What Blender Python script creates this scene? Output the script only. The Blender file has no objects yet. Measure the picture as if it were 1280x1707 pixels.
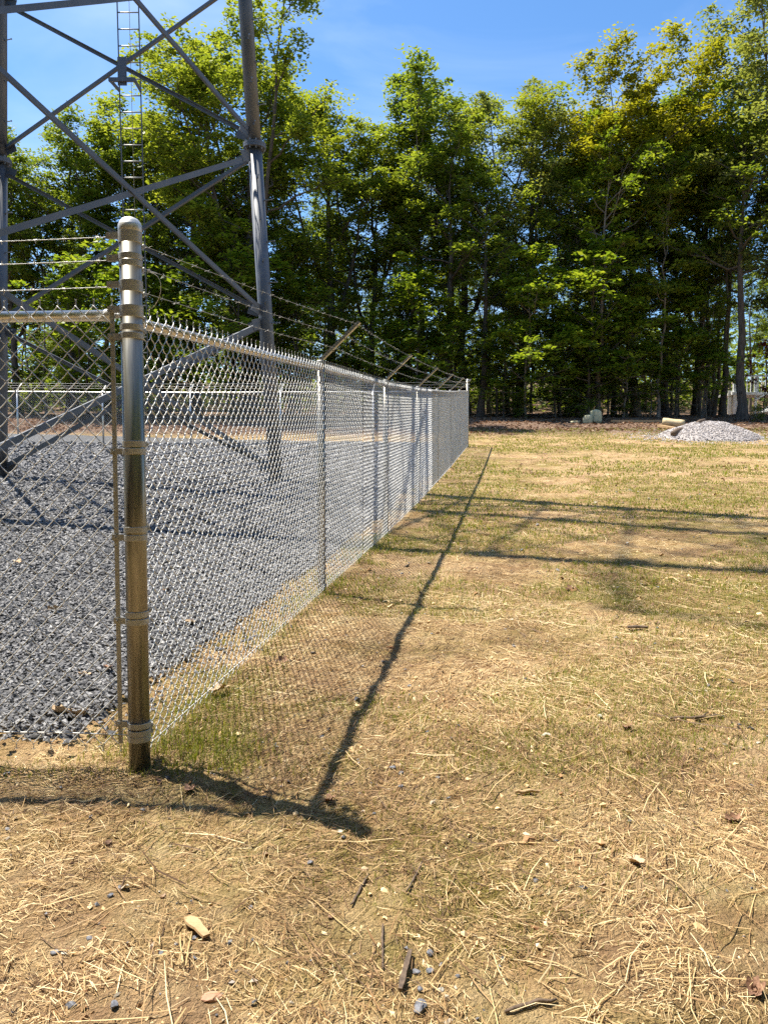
import bpy, math
import numpy as np
from math import radians as R, pi
C = bpy.context.scene
COL = C.collection
rng = np.random.default_rng(7)

# ---------------------------------------------------------------- camera, world, sun, exposure
F, CX, CY, PITCH, EYE = 1282.0, 640.0, 853.5, math.atan(73.5/1282.0), 1.40
cam = bpy.data.objects.new('camera', bpy.data.cameras.new('camera'))
COL.objects.link(cam)
cam.data.sensor_fit = 'VERTICAL'; cam.data.sensor_height = 24.0
cam.data.lens = 24.0*F/1707.0
cam.data.clip_start = 0.05; cam.data.clip_end = 3000
cam.location = (0, 0, EYE); cam.rotation_euler = (pi/2-PITCH, 0, 0)
C.camera = cam

SUN_EL = R(65.0); AZ = np.array((-0.888, 0.459))            # horizontal direction towards the sun
w = bpy.data.worlds.new('World'); C.world = w; w.use_nodes = True
nt = w.node_tree; bg = nt.nodes['Background']
sky = nt.nodes.new('ShaderNodeTexSky'); sky.sky_type = 'NISHITA'; sky.sun_disc = False
sky.sun_elevation = SUN_EL; sky.sun_rotation = math.atan2(AZ[0], AZ[1])
sky.altitude = 300; sky.air_density = 1.0; sky.dust_density = 0.6; sky.ozone_density = 2.5
# faint cirrus streaks, as a little white mixed into the sky high above
tc = nt.nodes.new('ShaderNodeTexCoord'); mp = nt.nodes.new('ShaderNodeMapping')
mp.inputs['Scale'].default_value = (1.2, 1.2, 3.2); mp.inputs['Rotation'].default_value = (0.3, 0.5, 0.4)
nz = nt.nodes.new('ShaderNodeTexNoise'); nz.inputs['Scale'].default_value = 2.2; nz.inputs['Detail'].default_value = 7
nz.inputs['Distortion'].default_value = 0.6
rp = nt.nodes.new('ShaderNodeValToRGB'); rp.color_ramp.elements[0].position = 0.47; rp.color_ramp.elements[1].position = 0.85
rp.color_ramp.elements[0].color = (0, 0, 0, 1); rp.color_ramp.elements[1].color = (0.42, 0.42, 0.42, 1)
hs = nt.nodes.new('ShaderNodeHueSaturation'); hs.inputs['Saturation'].default_value = 1.22; hs.inputs['Value'].default_value = 1.45
mx = nt.nodes.new('ShaderNodeMixRGB'); mx.inputs['Color2'].default_value = (7.5, 8.6, 10.0, 1)
L = nt.links.new
L(tc.outputs['Generated'], mp.inputs['Vector']); L(mp.outputs[0], nz.inputs['Vector']); L(nz.outputs['Fac'], rp.inputs[0])
L(sky.outputs[0], hs.inputs['Color']); L(hs.outputs[0], mx.inputs['Color1']); L(rp.outputs[0], mx.inputs['Fac'])
L(mx.outputs[0], bg.inputs['Color']); bg.inputs['Strength'].default_value = 0.080
sd = bpy.data.lights.new('sun', 'SUN'); sd.energy = 5.0; sd.angle = R(0.53); sd.color = (1.0, 0.93, 0.81)
sun = bpy.data.objects.new('sun', sd); COL.objects.link(sun)
from mathutils import Vector
sdir = Vector((AZ[0]*math.cos(SUN_EL), AZ[1]*math.cos(SUN_EL), math.sin(SUN_EL)))
sun.rotation_euler = (-sdir).to_track_quat('-Z', 'Y').to_euler()
vs = C.view_settings; vs.view_transform = 'Standard'; vs.look = 'None'; vs.gamma = 1; vs.exposure = 1.0; vs.use_curve_mapping = False
cy = C.cycles; cy.max_bounces = 6; cy.diffuse_bounces = 3; cy.glossy_bounces = 3; cy.transmission_bounces = 4; cy.transparent_max_bounces = 4
cy.use_denoising = False
cy.use_adaptive_sampling = False
cy.caustics_reflective = False; cy.caustics_refractive = False

# ---------------------------------------------------------------- maths helpers
def at(px, py, Y):
    """world point seen at photograph pixel (px,py) at distance Y north of the camera"""
    x, y, z = px-CX, CY-py, F
    dy = z*math.cos(PITCH)+y*math.sin(PITCH); dz = -z*math.sin(PITCH)+y*math.cos(PITCH)
    s = Y/dy
    return np.array((x*s, Y, EYE+dz*s))

def _hash(ix, iy, seed):
    h = (ix.astype(np.int64)*374761393 + iy.astype(np.int64)*668265263 + seed*974634777) & 0x7fffffff
    h = ((h ^ (h >> 13))*1274126177) & 0x7fffffff
    h = (h ^ (h >> 16)) & 0xffff
    return h/65535.0
def vnoise(x, y, seed=0):
    ix, iy = np.floor(x), np.floor(y); fx, fy = x-ix, y-iy
    fx = fx*fx*(3-2*fx); fy = fy*fy*(3-2*fy)
    a, b = _hash(ix, iy, seed), _hash(ix+1, iy, seed); c, d = _hash(ix, iy+1, seed), _hash(ix+1, iy+1, seed)
    return (a*(1-fx)+b*fx)*(1-fy)+(c*(1-fx)+d*fx)*fy
def fbm(x, y, o=4, seed=0):
    x = np.asarray(x, float); y = np.asarray(y, float)
    s = 0; a = 1; t = 0
    for k in range(o):
        s = s+a*vnoise(x, y, seed+k*17); t += a; a *= .5; x = x*2.03+5.1; y = y*2.03+1.7
    return s/t

GY = [-60, -20, 0, 3, 6, 9.2, 14.5, 16.6, 24.7, 26.6, 38, 56, 84, 120, 300]
GZ = [-1.5, -.8, 0, .21, .42, .62, 1.08, 1.26, 2.05, 2.25, 3.88, 5.4, 9.8, 15, 30]
_yy = np.linspace(-60, 300, 3601); _zz = np.interp(_yy, GY, GZ)
_k = np.exp(-0.5*(np.arange(-20, 21)/8.0)**2); _k /= _k.sum(); _zz = np.convolve(np.pad(_zz, 20, 'edge'), _k, 'valid')
def ground_z(x, y):
    x = np.asarray(x, float); y = np.asarray(y, float)
    z = np.interp(y, _yy, _zz)
    z = z + 0.10*(fbm(x*.13, y*.13, 2, 3)-.5)*np.clip((np.abs(y)-2)/10, 0, 1)
    far = np.clip((y-34)/4, 0, 1)
    z = z + far*0.25*(fbm(x*.25, y*.25, 3, 9)-.4)+.28*np.exp(-((y-33.2)/1.3)**2)*(fbm(x*.5, y*.5, 3, 19)-.25)*(x > 2)
    return z
def ground_fine(x, y):
    x = np.asarray(x, float); y = np.asarray(y, float)
    d = np.sqrt(x*x+y*y); k = np.clip(1.35-d/14, .25, 1)
    return ground_z(x, y)+k*(0.050*(fbm(x*1.6, y*1.6, 3, 21)-.5)+0.034*(fbm(x*7, y*7, 3, 31)-.5)+0.028*(fbm(x*24, y*24, 3, 41)-.5))
def hit(px, py):
    a = at(px, py, 1.0)-np.array((0, 0, EYE)); y = 1.0
    ys = np.concatenate([np.arange(1.0, 12, .004), np.arange(12, 60, .02)])
    zs = EYE+a[2]*ys; g = ground_fine(a[0]*ys, ys)
    i = np.argmax(zs <= g)
    return np.array((a[0]*ys[i], ys[i], g[i]))

# ---------------------------------------------------------------- mesh helpers
def mesh_np(name, V, faces, mat, tone=None, smooth=False):
    """faces: list of (N,3) / (N,4) int arrays"""
    me = bpy.data.meshes.new(name)
    V = np.asarray(V, np.float32)
    me.vertices.add(len(V)); me.vertices.foreach_set('co', V.ravel())
    faces = [f for f in faces if len(f)]
    nl = sum(f.size for f in faces); nf = sum(len(f) for f in faces)
    me.loops.add(nl); me.loops.foreach_set('vertex_index', np.concatenate([f.ravel() for f in faces]).astype(np.int32))
    tot = np.concatenate([np.full(len(f), f.shape[1], np.int32) for f in faces])
    st = np.concatenate([[0], np.cumsum(tot)[:-1]]).astype(np.int32)
    me.polygons.add(nf); me.polygons.foreach_set('loop_start', st)
    me.polygons.foreach_set('use_smooth', np.full(nf, bool(smooth)))
    me.update(calc_edges=True); me.validate()
    if tone is not None:
        at_ = me.attributes.new('tone', 'FLOAT', 'POINT'); at_.data.foreach_set('value', np.asarray(tone, np.float32))
    if mat: me.materials.append(mat)
    return me
def link(name, me, parent=None, loc=(0, 0, 0), rz=0):
    o = bpy.data.objects.new(name, me); COL.objects.link(o); o.location = loc; o.rotation_euler = (0, 0, rz)
    if parent: o.parent = parent
    return o
def tag(o, label=None, cat=None, group=None, kind=None):
    if label: o['label'] = label
    if cat: o['category'] = cat
    if group: o['group'] = group
    if kind: o['kind'] = kind
    return o
def empty(name, loc=(0, 0, 0), rz=0):
    o = bpy.data.objects.new(name, None); o.empty_display_size = .1; COL.objects.link(o); o.location = tuple(loc); o.rotation_euler = (0, 0, rz); return o
def copy_tree(o, parent=None):
    c = o.copy(); COL.objects.link(c); c.parent = parent
    for ch in list(o.children): copy_tree(ch, c)
    return c

class MB:
    def __init__(s): s.V = []; s.Q = []; s.T = []; s.n = 0; s.tone = []
    def add(s, V, Q=None, T=None, tone=None):
        V = np.asarray(V, float).reshape(-1, 3)
        if Q is not None and len(Q): s.Q.append(np.asarray(Q, int).reshape(-1, 4)+s.n)
        if T is not None and len(T): s.T.append(np.asarray(T, int).reshape(-1, 3)+s.n)
        s.V.append(V); s.n += len(V)
        s.tone.append(np.full(len(V), .5) if tone is None else np.broadcast_to(tone, (len(V),)).astype(float))
    def box(s, c, size, rz=0, tone=None):
        sx, sy, sz = [a/2 for a in size]
        v = np.array([(x, y, z) for x in (-sx, sx) for y in (-sy, sy) for z in (-sz, sz)])
        cc, ss = math.cos(rz), math.sin(rz)
        v = np.stack([v[:, 0]*cc-v[:, 1]*ss, v[:, 0]*ss+v[:, 1]*cc, v[:, 2]], 1)+np.asarray(c)
        s.add(v, [(0, 1, 3, 2), (4, 6, 7, 5), (0, 4, 5, 1), (2, 3, 7, 6), (0, 2, 6, 4), (1, 5, 7, 3)], tone=tone)
    def bar(s, p0, p1, wa, wb, up=(0, 0, 1), off=(0, 0)):
        """rectangular bar from p0 to p1, width wa across and wb along up"""
        p0 = np.asarray(p0, float); p1 = np.asarray(p1, float); d = p1-p0; d /= np.linalg.norm(d)
        a = np.cross(d, up); a /= np.linalg.norm(a); b = np.cross(a, d)
        v = []
        for p in (p0, p1):
            for sa, sb in ((-1, -1), (1, -1), (1, 1), (-1, 1)):
                v.append(p+a*(sa*wa/2+off[0])+b*(sb*wb/2+off[1]))
        s.add(v, [(0, 3, 2, 1), (4, 5, 6, 7), (0, 1, 5, 4), (1, 2, 6, 5), (2, 3, 7, 6), (3, 0, 4, 7)])
    def tube(s, P, r, sides=8, cap=True, tone=None):
        P = np.asarray(P, float); r = np.broadcast_to(r, (len(P),)).astype(float)
        t = np.gradient(P, axis=0); t /= np.linalg.norm(t, axis=1)[:, None]+1e-12
        ref = np.array((0, 0, 1.)) if abs(t[0, 2]) < .9 else np.array((1., 0, 0))
        a = np.cross(t, ref); a /= np.linalg.norm(a, axis=1)[:, None]+1e-12; b = np.cross(t, a)
        ang = np.arange(sides)/sides*2*pi
        V = P[:, None, :]+r[:, None, None]*(np.cos(ang)[None, :, None]*a[:, None, :]+np.sin(ang)[None, :, None]*b[:, None, :])
        n = len(P); i = np.arange(n-1)[:, None]*sides; j = np.arange(sides)[None, :]; k = (j+1) % sides
        Q = np.stack([i+j, i+sides+j, i+sides+k, i+k], -1).reshape(-1, 4)
        V = V.reshape(-1, 3); T = []
        if cap:
            V = np.concatenate([V, P[:1], P[-1:]])
            c0, c1 = n*sides, n*sides+1
            T = [(c0, jj, (jj+1) % sides) for jj in range(sides)]+[(c1, (n-1)*sides+(jj+1) % sides, (n-1)*sides+jj) for jj in range(sides)]
        s.add(V, Q, T, tone)
    def lathe(s, c, prof, sides=24, axis=None):
        """prof: list of (radius, height) about vertical axis at c"""
        ang = np.arange(sides)/sides*2*pi
        V = [(c[0]+r*math.cos(x), c[1]+r*math.sin(x), c[2]+h) for r, h in prof for x in ang]
        n = len(prof); Q = [(i*sides+j, i*sides+(j+1) % sides, (i+1)*sides+(j+1) % sides, (i+1)*sides+j) for i in range(n-1) for j in range(sides)]
        s.add(V, Q)
    def tubes(s, P, r, sides, ref, tone=None):
        """many polylines at once: P (N,M,3)"""
        N, M, _ = P.shape
        t = np.gradient(P, axis=1); t /= np.linalg.norm(t, axis=2)[..., None]+1e-12
        ref = np.broadcast_to(np.asarray(ref, float), P.shape)
        a = np.cross(t, ref); a /= np.linalg.norm(a, axis=2)[..., None]+1e-9; b = np.cross(t, a)
        ang = np.arange(sides)/sides*2*pi
        r = np.broadcast_to(r, (N, M))
        V = P[:, :, None, :]+r[:, :, None, None]*(np.cos(ang)[:, None]*a[:, :, None, :]+np.sin(ang)[:, None]*b[:, :, None, :])
        base = (np.arange(N)*M*sides)[:, None, None]; i = (np.arange(M-1)*sides)[None, :, None]; j = np.arange(sides)[None, None, :]; k = (j+1) % sides
        Q = np.stack([base+i+j, base+i+sides+j, base+i+sides+k, base+i+k], -1).reshape(-1, 4)
        s.add(V.reshape(-1, 3), Q, None, None if tone is None else np.repeat(tone, M*sides))
    def ribbons(s, P, r, tone=None, roll=.35, rg=None):
        N, M, _ = P.shape
        t = np.gradient(P, axis=1); a = np.cross(t, np.array((0, 0, 1.0))); a /= np.linalg.norm(a, axis=2)[..., None]+1e-9
        ro = np.zeros(N) if rg is None else rg.normal(0, roll, N)
        a = a+np.array((0, 0, 1.))*ro[:, None, None]
        V = np.stack([P-a*r[..., None], P+a*r[..., None]], 2)
        base = (np.arange(N)*M*2)[:, None]; i = (np.arange(M-1)*2)[None, :]
        Q = np.stack([base+i, base+i+1, base+i+3, base+i+2], -1).reshape(-1, 4)
        s.add(V.reshape(-1, 3), Q, None, None if tone is None else np.repeat(tone, M*2))
    def mesh(s, name, mat, smooth=False, tone=False, origin=None):
        V = np.concatenate(s.V)
        if origin is not None: V = V-np.asarray(origin)
        return mesh_np(name, V, s.Q+s.T, mat, np.concatenate(s.tone) if tone else None, smooth)
    def build(s, name, mat, parent=None, smooth=False, tone=False, origin=None, place=None):
        """origin: world point that becomes the object's origin (parent at world origin unless place is given)"""
        me = s.mesh(name, mat, smooth, tone, origin)
        return link(name, me, parent, place if place is not None else (tuple(origin) if origin is not None else (0, 0, 0)))

# ---------------------------------------------------------------- materials
def newmat(name):
    m = bpy.data.materials.new(name); m.use_nodes = True
    return m, m.node_tree, m.node_tree.nodes['Principled BSDF']
def N(nt, t, **kw):
    n = nt.nodes.new(t)
    for k, v in kw.items():
        if k.startswith('_'): setattr(n, k[1:], v)
        else: n.inputs[k.replace('__', ' ')].default_value = v
    return n
def ramp(nt, fac, stops):
    r = nt.nodes.new('ShaderNodeValToRGB'); e = r.color_ramp.elements
    while len(e) < len(stops): e.new(0.5)
    for el, (p, c) in zip(e, stops): el.position = p; el.color = (*c, 1)
    nt.links.new(fac, r.inputs[0]); return r.outputs[0]
def mixc(nt, f, a, b, mode='MIX'):
    m = nt.nodes.new('ShaderNodeMixRGB'); m.blend_type = mode
    for s_, v in (('Fac', f), ('Color1', a), ('Color2', b)):
        if hasattr(v, 'links') or hasattr(v, 'is_linked'): nt.links.new(v, m.inputs[s_])
        else: m.inputs[s_].default_value = v if s_ == 'Fac' else (*v, 1)
    return m.outputs[0]
def noise(nt, scale, detail=4, rough=.5, vec=None, dist=0):
    n = N(nt, 'ShaderNodeTexNoise', Scale=scale, Detail=detail, Roughness=rough, Distortion=dist)
    if vec is None:
        g = nt.nodes.new('ShaderNodeTexCoord'); vec = g.outputs['Object']
    nt.links.new(vec, n.inputs['Vector']); return n.outputs['Fac']
def bump(nt, b, h, strength, dist):
    n = N(nt, 'ShaderNodeBump', Strength=strength, Distance=dist); nt.links.new(h, n.inputs['Height']); nt.links.new(n.outputs[0], b.inputs['Normal'])

def metal(name, col, rough, met, var=.15, nscale=14, stretch=(1, 1, 1), bmp=.12):
    m, nt, b = newmat(name)
    g = nt.nodes.new('ShaderNodeTexCoord'); mpn = N(nt, 'ShaderNodeMapping', Scale=stretch); nt.links.new(g.outputs['Object'], mpn.inputs[0])
    f = noise(nt, nscale, 6, .6, mpn.outputs[0])
    c = ramp(nt, f, [(.3, tuple(x*(1-var) for x in col)), (.7, tuple(min(1, x*(1+var)) for x in col))])
    nt.links.new(c, b.inputs['Base Color'])
    rr = N(nt, 'ShaderNodeMapRange'); nt.links.new(f, rr.inputs[0]); rr.inputs[3].default_value = rough*.8; rr.inputs[4].default_value = min(1, rough*1.25)
    nt.links.new(rr.outputs[0], b.inputs['Roughness']); b.inputs['Metallic'].default_value = met
    f2 = noise(nt, nscale*12, 2, .5, mpn.outputs[0]); bump(nt, b, f2, bmp, .002)
    return m
M_post = metal('galvanised_pipe', (.27, .258, .222), .34, .78, .34, 11, (6, 6, .3), .03)
M_galv = metal('galvanised_fitting', (.42, .42, .395), .5, .30, .12, 30)
M_cast = metal('cast_aluminium', (.70, .69, .66), .45, .55, .08, 25)
M_wire = metal('galvanised_wire', (.66, .665, .65), .48, .42, .10, 20)
M_barb = metal('dull_barbed_wire', (.36, .36, .34), .55, .4, .15, 20)
M_rail = metal('galvanised_rail', (.66, .65, .62), .33, .8, .1, 8)
M_tower = metal('weathered_tower_steel', (.165, .174, .190), .55, .4, .22, 2.2, (1, 1, .5))
M_bolt = metal('bolt_steel', (.3, .31, .32), .5, .6, .1, 20)

def tone_mat(name, stops, rough=.7, trans=0, tcol=None, nscale=None, spec=.3):
    m, nt, b = newmat(name)
    a = nt.nodes.new('ShaderNodeAttribute'); a.attribute_name = 'tone'
    c = ramp(nt, a.outputs['Fac'], stops)
    if nscale:
        f = noise(nt, nscale, 3); c = mixc(nt, f, c, (1.0, 1.0, 1.0), 'MULTIPLY') if False else c
    nt.links.new(c, b.inputs['Base Color']); b.inputs['Roughness'].default_value = rough; b.inputs['Specular IOR Level'].default_value = spec
    if trans:
        t = nt.nodes.new('ShaderNodeBsdfTranslucent')
        tm = mixc(nt, 1.0, c, tcol, 'MULTIPLY'); nt.links.new(tm, t.inputs['Color'])
        ms = nt.nodes.new('ShaderNodeMixShader'); ms.inputs[0].default_value = trans
        nt.links.new(b.outputs[0], ms.inputs[1]); nt.links.new(t.outputs[0], ms.inputs[2])
        nt.links.new(ms.outputs[0], nt.nodes['Material Output'].inputs[0])
    return m
def leafmat(name, dark, mid, light, tc=(2.0, 1.8, .75)):
    return tone_mat(name, [(0, dark), (.5, mid), (1, light)], .5, .52, tc, spec=.35)
M_leaf = {
 'oak': leafmat('oak_leaves', (.085, .125, .018), (.155, .205, .030), (.225, .265, .045)),
 'maple': leafmat('maple_leaves', (.058, .105, .018), (.125, .172, .027), (.190, .250, .040)),
 'yellow': leafmat('yellow_green_leaves', (.105, .125, .012), (.185, .200, .018), (.255, .250, .028)),
 'grey': leafmat('grey_green_leaves', (.085, .115, .034), (.145, .180, .056), (.225, .255, .10)),
 'young': leafmat('young_leaves', (.080, .140, .016), (.140, .205, .024), (.210, .265, .034)),
 'red': leafmat('red_leaves', (.12, .02, .01), (.2, .03, .02), (.25, .05, .03), (1.6, 1, 1)),
}
def barkmat(name, a, b_):
    m, nt, b = newmat(name)
    g = nt.nodes.new('ShaderNodeTexCoord'); mpn = N(nt, 'ShaderNodeMapping', Scale=(1, 1, .18)); nt.links.new(g.outputs['Object'], mpn.inputs[0])
    f = noise(nt, 14, 6, .65, mpn.outputs[0]); nt.links.new(ramp(nt, f, [(.35, a), (.7, b_)]), b.inputs['Base Color'])
    b.inputs['Roughness'].default_value = .9; bump(nt, b, f, .8, .03); return m
M_bark = barkmat('dark_bark', (.035, .028, .022), (.12, .10, .08))
M_barkl = barkmat('pale_bark', (.09, .075, .06), (.25, .215, .175))

# ground: tan soil and straw colour with mossy and reddish patches
def ground_mat():
    m, nt, b = newmat('sandy_soil')
    g = nt.nodes.new('ShaderNodeTexCoord'); P = g.outputs['Object']
    fine = noise(nt, 38, 8, .72, P); mid = noise(nt, 6, 6, .65, P); big = noise(nt, .55, 5, .62, P, .4)
    soil = ramp(nt, mid, [(.25, (.50, .285, .14)), (.5, (.80, .56, .295)), (.75, (.90, .70, .41))])
    soil = mixc(nt, 1.0, soil, ramp(nt, fine, [(.30, (.48, .40, .34)), (.48, (.95, .94, .92)), (.8, (1.15, 1.12, 1.08))]), 'MULTIPLY')
    # fibrous streaks of flattened straw, two directions
    mp1 = N(nt, 'ShaderNodeMapping', Scale=(70, 9, 10), Rotation=(0, 0, .5)); nt.links.new(P, mp1.inputs[0])
    mp2 = N(nt, 'ShaderNodeMapping', Scale=(60, 8, 10), Rotation=(0, 0, -.9)); nt.links.new(P, mp2.inputs[0])
    s1 = noise(nt, 1, 4, .6, mp1.outputs[0]); s2 = noise(nt, 1, 4, .6, mp2.outputs[0])
    mxm = nt.nodes.new('ShaderNodeMath'); mxm.operation = 'MAXIMUM'; nt.links.new(s1, mxm.inputs[0]); nt.links.new(s2, mxm.inputs[1])
    st = ramp(nt, mxm.outputs[0], [(.55, (0, 0, 0)), (.72, (.6, .6, .6))])
    col = mixc(nt, st, soil, (.50, .35, .17))
    # moss / grass tint (a real colour of the sward)
    gm = ramp(nt, big, [(.43, (0, 0, 0)), (.58, (.9, .9, .9))])
    g2 = noise(nt, 3.3, 5, .7, P); gm2 = mixc(nt, 1.0, gm, ramp(nt, g2, [(.36, (.15, .15, .15)), (.58, (.85, .85, .85))]), 'MULTIPLY')
    col = mixc(nt, gm2, col, (.25, .22, .035))
    rb = ramp(nt, noise(nt, 1.7, 6, .7, P, .5), [(.46, (0, 0, 0)), (.64, (.65, .65, .65))])
    col = mixc(nt, rb, col, (.36, .21, .12))
    # reddish leaf litter towards the wood, by distance north
    sx = nt.nodes.new('ShaderNodeSeparateXYZ'); nt.links.new(P, sx.inputs[0])
    lit = N(nt, 'ShaderNodeMapRange'); nt.links.new(sx.outputs['Y'], lit.inputs[0]); lit.inputs[1].default_value = 28.2; lit.inputs[2].default_value = 31.0
    wob = nt.nodes.new('ShaderNodeMath'); wob.operation = 'MULTIPLY'; nt.links.new(lit.outputs[0], wob.inputs[0]); wob.inputs[1].default_value = .93
    litter = ramp(nt, noise(nt, 9, 7, .8, P), [(.3, (.09, .055, .04)), (.5, (.25, .16, .115)), (.7, (.45, .33, .26))])
    col = mixc(nt, wob.outputs[0], col, litter)
    nt.links.new(col, b.inputs['Base Color']); b.inputs['Roughness'].default_value = .95; b.inputs['Specular IOR Level'].default_value = .15
    hsum = nt.nodes.new('ShaderNodeMath'); hsum.operation = 'ADD'; nt.links.new(fine, hsum.inputs[0]); nt.links.new(noise(nt, 95, 3, .6, P), hsum.inputs[1])
    bump(nt, b, hsum.outputs[0], 1.0, .05)
    return m
M_ground = ground_mat()
def gravel_mat():
    m, nt, b = newmat('crushed_stone_bed')
    v = N(nt, 'ShaderNodeTexVoronoi', Scale=30.0); g = nt.nodes.new('ShaderNodeTexCoord'); nt.links.new(g.outputs['Object'], v.inputs['Vector'])
    s = nt.nodes.new('ShaderNodeSeparateColor'); nt.links.new(v.outputs['Color'], s.inputs[0])
    c = ramp(nt, s.outputs[0], [(0, (.06, .06, .064)), (.5, (.135, .135, .142)), (1, (.28, .28, .285))])
    c = mixc(nt, 1.0, c, ramp(nt, v.outputs['Distance'], [(.0, (1, 1, 1)), (.6, (.55, .55, .55))]), 'MULTIPLY')
    nt.links.new(c, b.inputs['Base Color']); b.inputs['Roughness'].default_value = .75
    inv = nt.nodes.new('ShaderNodeMath'); inv.operation = 'SUBTRACT'; inv.inputs[0].default_value = 1; nt.links.new(v.outputs['Distance'], inv.inputs[1])
    bump(nt, b, inv.outputs[0], 1.0, .03)
    return m
M_gravelbed = gravel_mat()
M_stone = tone_mat('crushed_bluestone', [(0, (.068, .068, .072)), (.45, (.145, .144, .150)), (.85, (.31, .305, .305)), (1, (.52, .51, .49))], .6, spec=.4)
M_straw = tone_mat('dry_straw', [(0, (.09, .045, .02)), (.32, (.31, .18, .075)), (.66, (.62, .44, .205)), (1, (.86, .71, .42))], .6, .18, (1.1, 1.0, .8), spec=.35)
M_grass = tone_mat('sparse_grass', [(0, (.11, .15, .018)), (.5, (.22, .255, .034)), (1, (.36, .36, .07))], .6, .35, (1.4, 1.3, .6))
M_dead = tone_mat('dead_leaves', [(0, (.07, .04, .025)), (.5, (.22, .125, .075)), (1, (.50, .36, .24))], .75, .15, (1.2, 1, .8))
M_pebble = tone_mat('mixed_pebbles', [(0, (.075, .08, .095)), (.55, (.19, .195, .215)), (.75, (.40, .33, .24)), (1, (.62, .56, .45))], .6)
def plain(name, a, b_, sc=20, rough=.8):
    m, nt, b = newmat(name); f = noise(nt, sc, 6, .65); nt.links.new(ramp(nt, f, [(.3, a), (.7, b_)]), b.inputs['Base Color'])
    b.inputs['Roughness'].default_value = rough; bump(nt, b, f, .4, .01); return m
M_twig = plain('twig_bark', (.05, .033, .022), (.19, .13, .085), 60)
M_wood = plain('pale_split_wood', (.34, .21, .10), (.52, .36, .19), 40)
M_redstone = plain('reddish_stone', (.33, .17, .10), (.50, .30, .19), 50)
M_greystone = plain('blue_grey_stone', (.07, .075, .09), (.23, .235, .26), 70, .6)
M_palestone = plain('pale_stone', (.42, .38, .30), (.72, .67, .56), 60)
M_leafbrown = plain('brown_leaf', (.13, .065, .035), (.36, .20, .12), 80)
M_leaftan = plain('tan_leaf', (.40, .26, .14), (.66, .50, .32), 80)
M_conc = plain('concrete', (.34, .33, .31), (.48, .47, .44), 12)
M_white = plain('white_paint', (.60, .62, .62), (.80, .81, .80), 5, .6)
M_log = plain('peeled_log', (.50, .38, .20), (.70, .58, .34), 9)
M_mosslog = plain('mossy_block', (.34, .34, .18), (.62, .58, .40), 12)

# ---------------------------------------------------------------- fence layout
FP0 = at(234, 1290, 3.0); FP0[2] = ground_z(FP0[0], 3.0)
FEND = at(780, 745, 24.7)
FDIR = (FEND-FP0)[:2]; FLEN = np.linalg.norm(FDIR); FDIR = FDIR/FLEN
FNRM = np.array((FDIR[1], -FDIR[0]))                                   # outward (towards the field)
LDIR = np.array((-1.0, .085)); LDIR /= np.linalg.norm(LDIR); LNRM = np.array((LDIR[1], -LDIR[0]))*-1
if LNRM[1] > 0: LNRM = -LNRM
BDIR = np.array((-1.0, .115)); BDIR /= np.linalg.norm(BDIR)
def fx(s): return FP0[:2]+FDIR*s
print('fence', FP0, FEND, FLEN)

# ---------------------------------------------------------------- ground sheet
def warp(n, a, b, c, p):
    """coordinates from a to b, dense around c"""
    u = np.linspace(-1, 1, n); k = np.sign(u)*np.abs(u)**p
    return np.where(k < 0, c+(c-a)*k, c+(b-c)*k)
_g = 2.4+(np.linspace(0, 1, 75)[1:]**3.4)*420; xs = np.concatenate([-_g[::-1], np.linspace(-2.4, 2.4, 200), _g]); ys = np.unique(np.concatenate([np.linspace(-120, -2, 40), np.linspace(-2, 1, 30), np.linspace(1, 5.5, 190), 5.5+(np.linspace(0, 1, 150)**2.0)*34.5, np.linspace(40, 75, 40), np.linspace(75, 900, 30)]))
X, Y = np.meshgrid(xs, ys); Z = ground_fine(X, Y)
nx, ny = len(xs), len(ys)
i = np.arange(ny-1)[:, None]*nx; j = np.arange(nx-1)[None, :]
Q = np.stack([i+j, i+j+1, i+nx+j+1, i+nx+j], -1).reshape(-1, 4)
tag(link('ground', mesh_np('ground', np.stack([X, Y, Z], -1).reshape(-1, 3), [Q], M_ground, smooth=True)), kind='structure')

# gravel pad inside the fence: its own sheet, a couple of centimetres proud
def pad_pt(u, v):
    """u metres inward from the long fence, v metres along it from the corner"""
    p = FP0[:2]+FDIR*v-FNRM*u; return p
nu, nv = 130, 190
us = (np.linspace(0, 1, nu)**1.5)*24; vs_ = (np.linspace(0, 1, nv)**1.4)*23.2
U, V_ = np.meshgrid(us, vs_)
edge = .20+.30*fbm(V_*.9, V_*0+3, 3, 5)+.12*(fbm(V_*6, V_*0, 2, 6)-.5)
front = .10+.20*fbm(U*1.1, U*0+7, 3, 8)
A = edge+U; B = front+V_*(1)+0.03*A+.0
PX = FP0[0]+FDIR[0]*B-FNRM[0]*A; PY = FP0[1]+FDIR[1]*B-FNRM[1]*A
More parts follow.
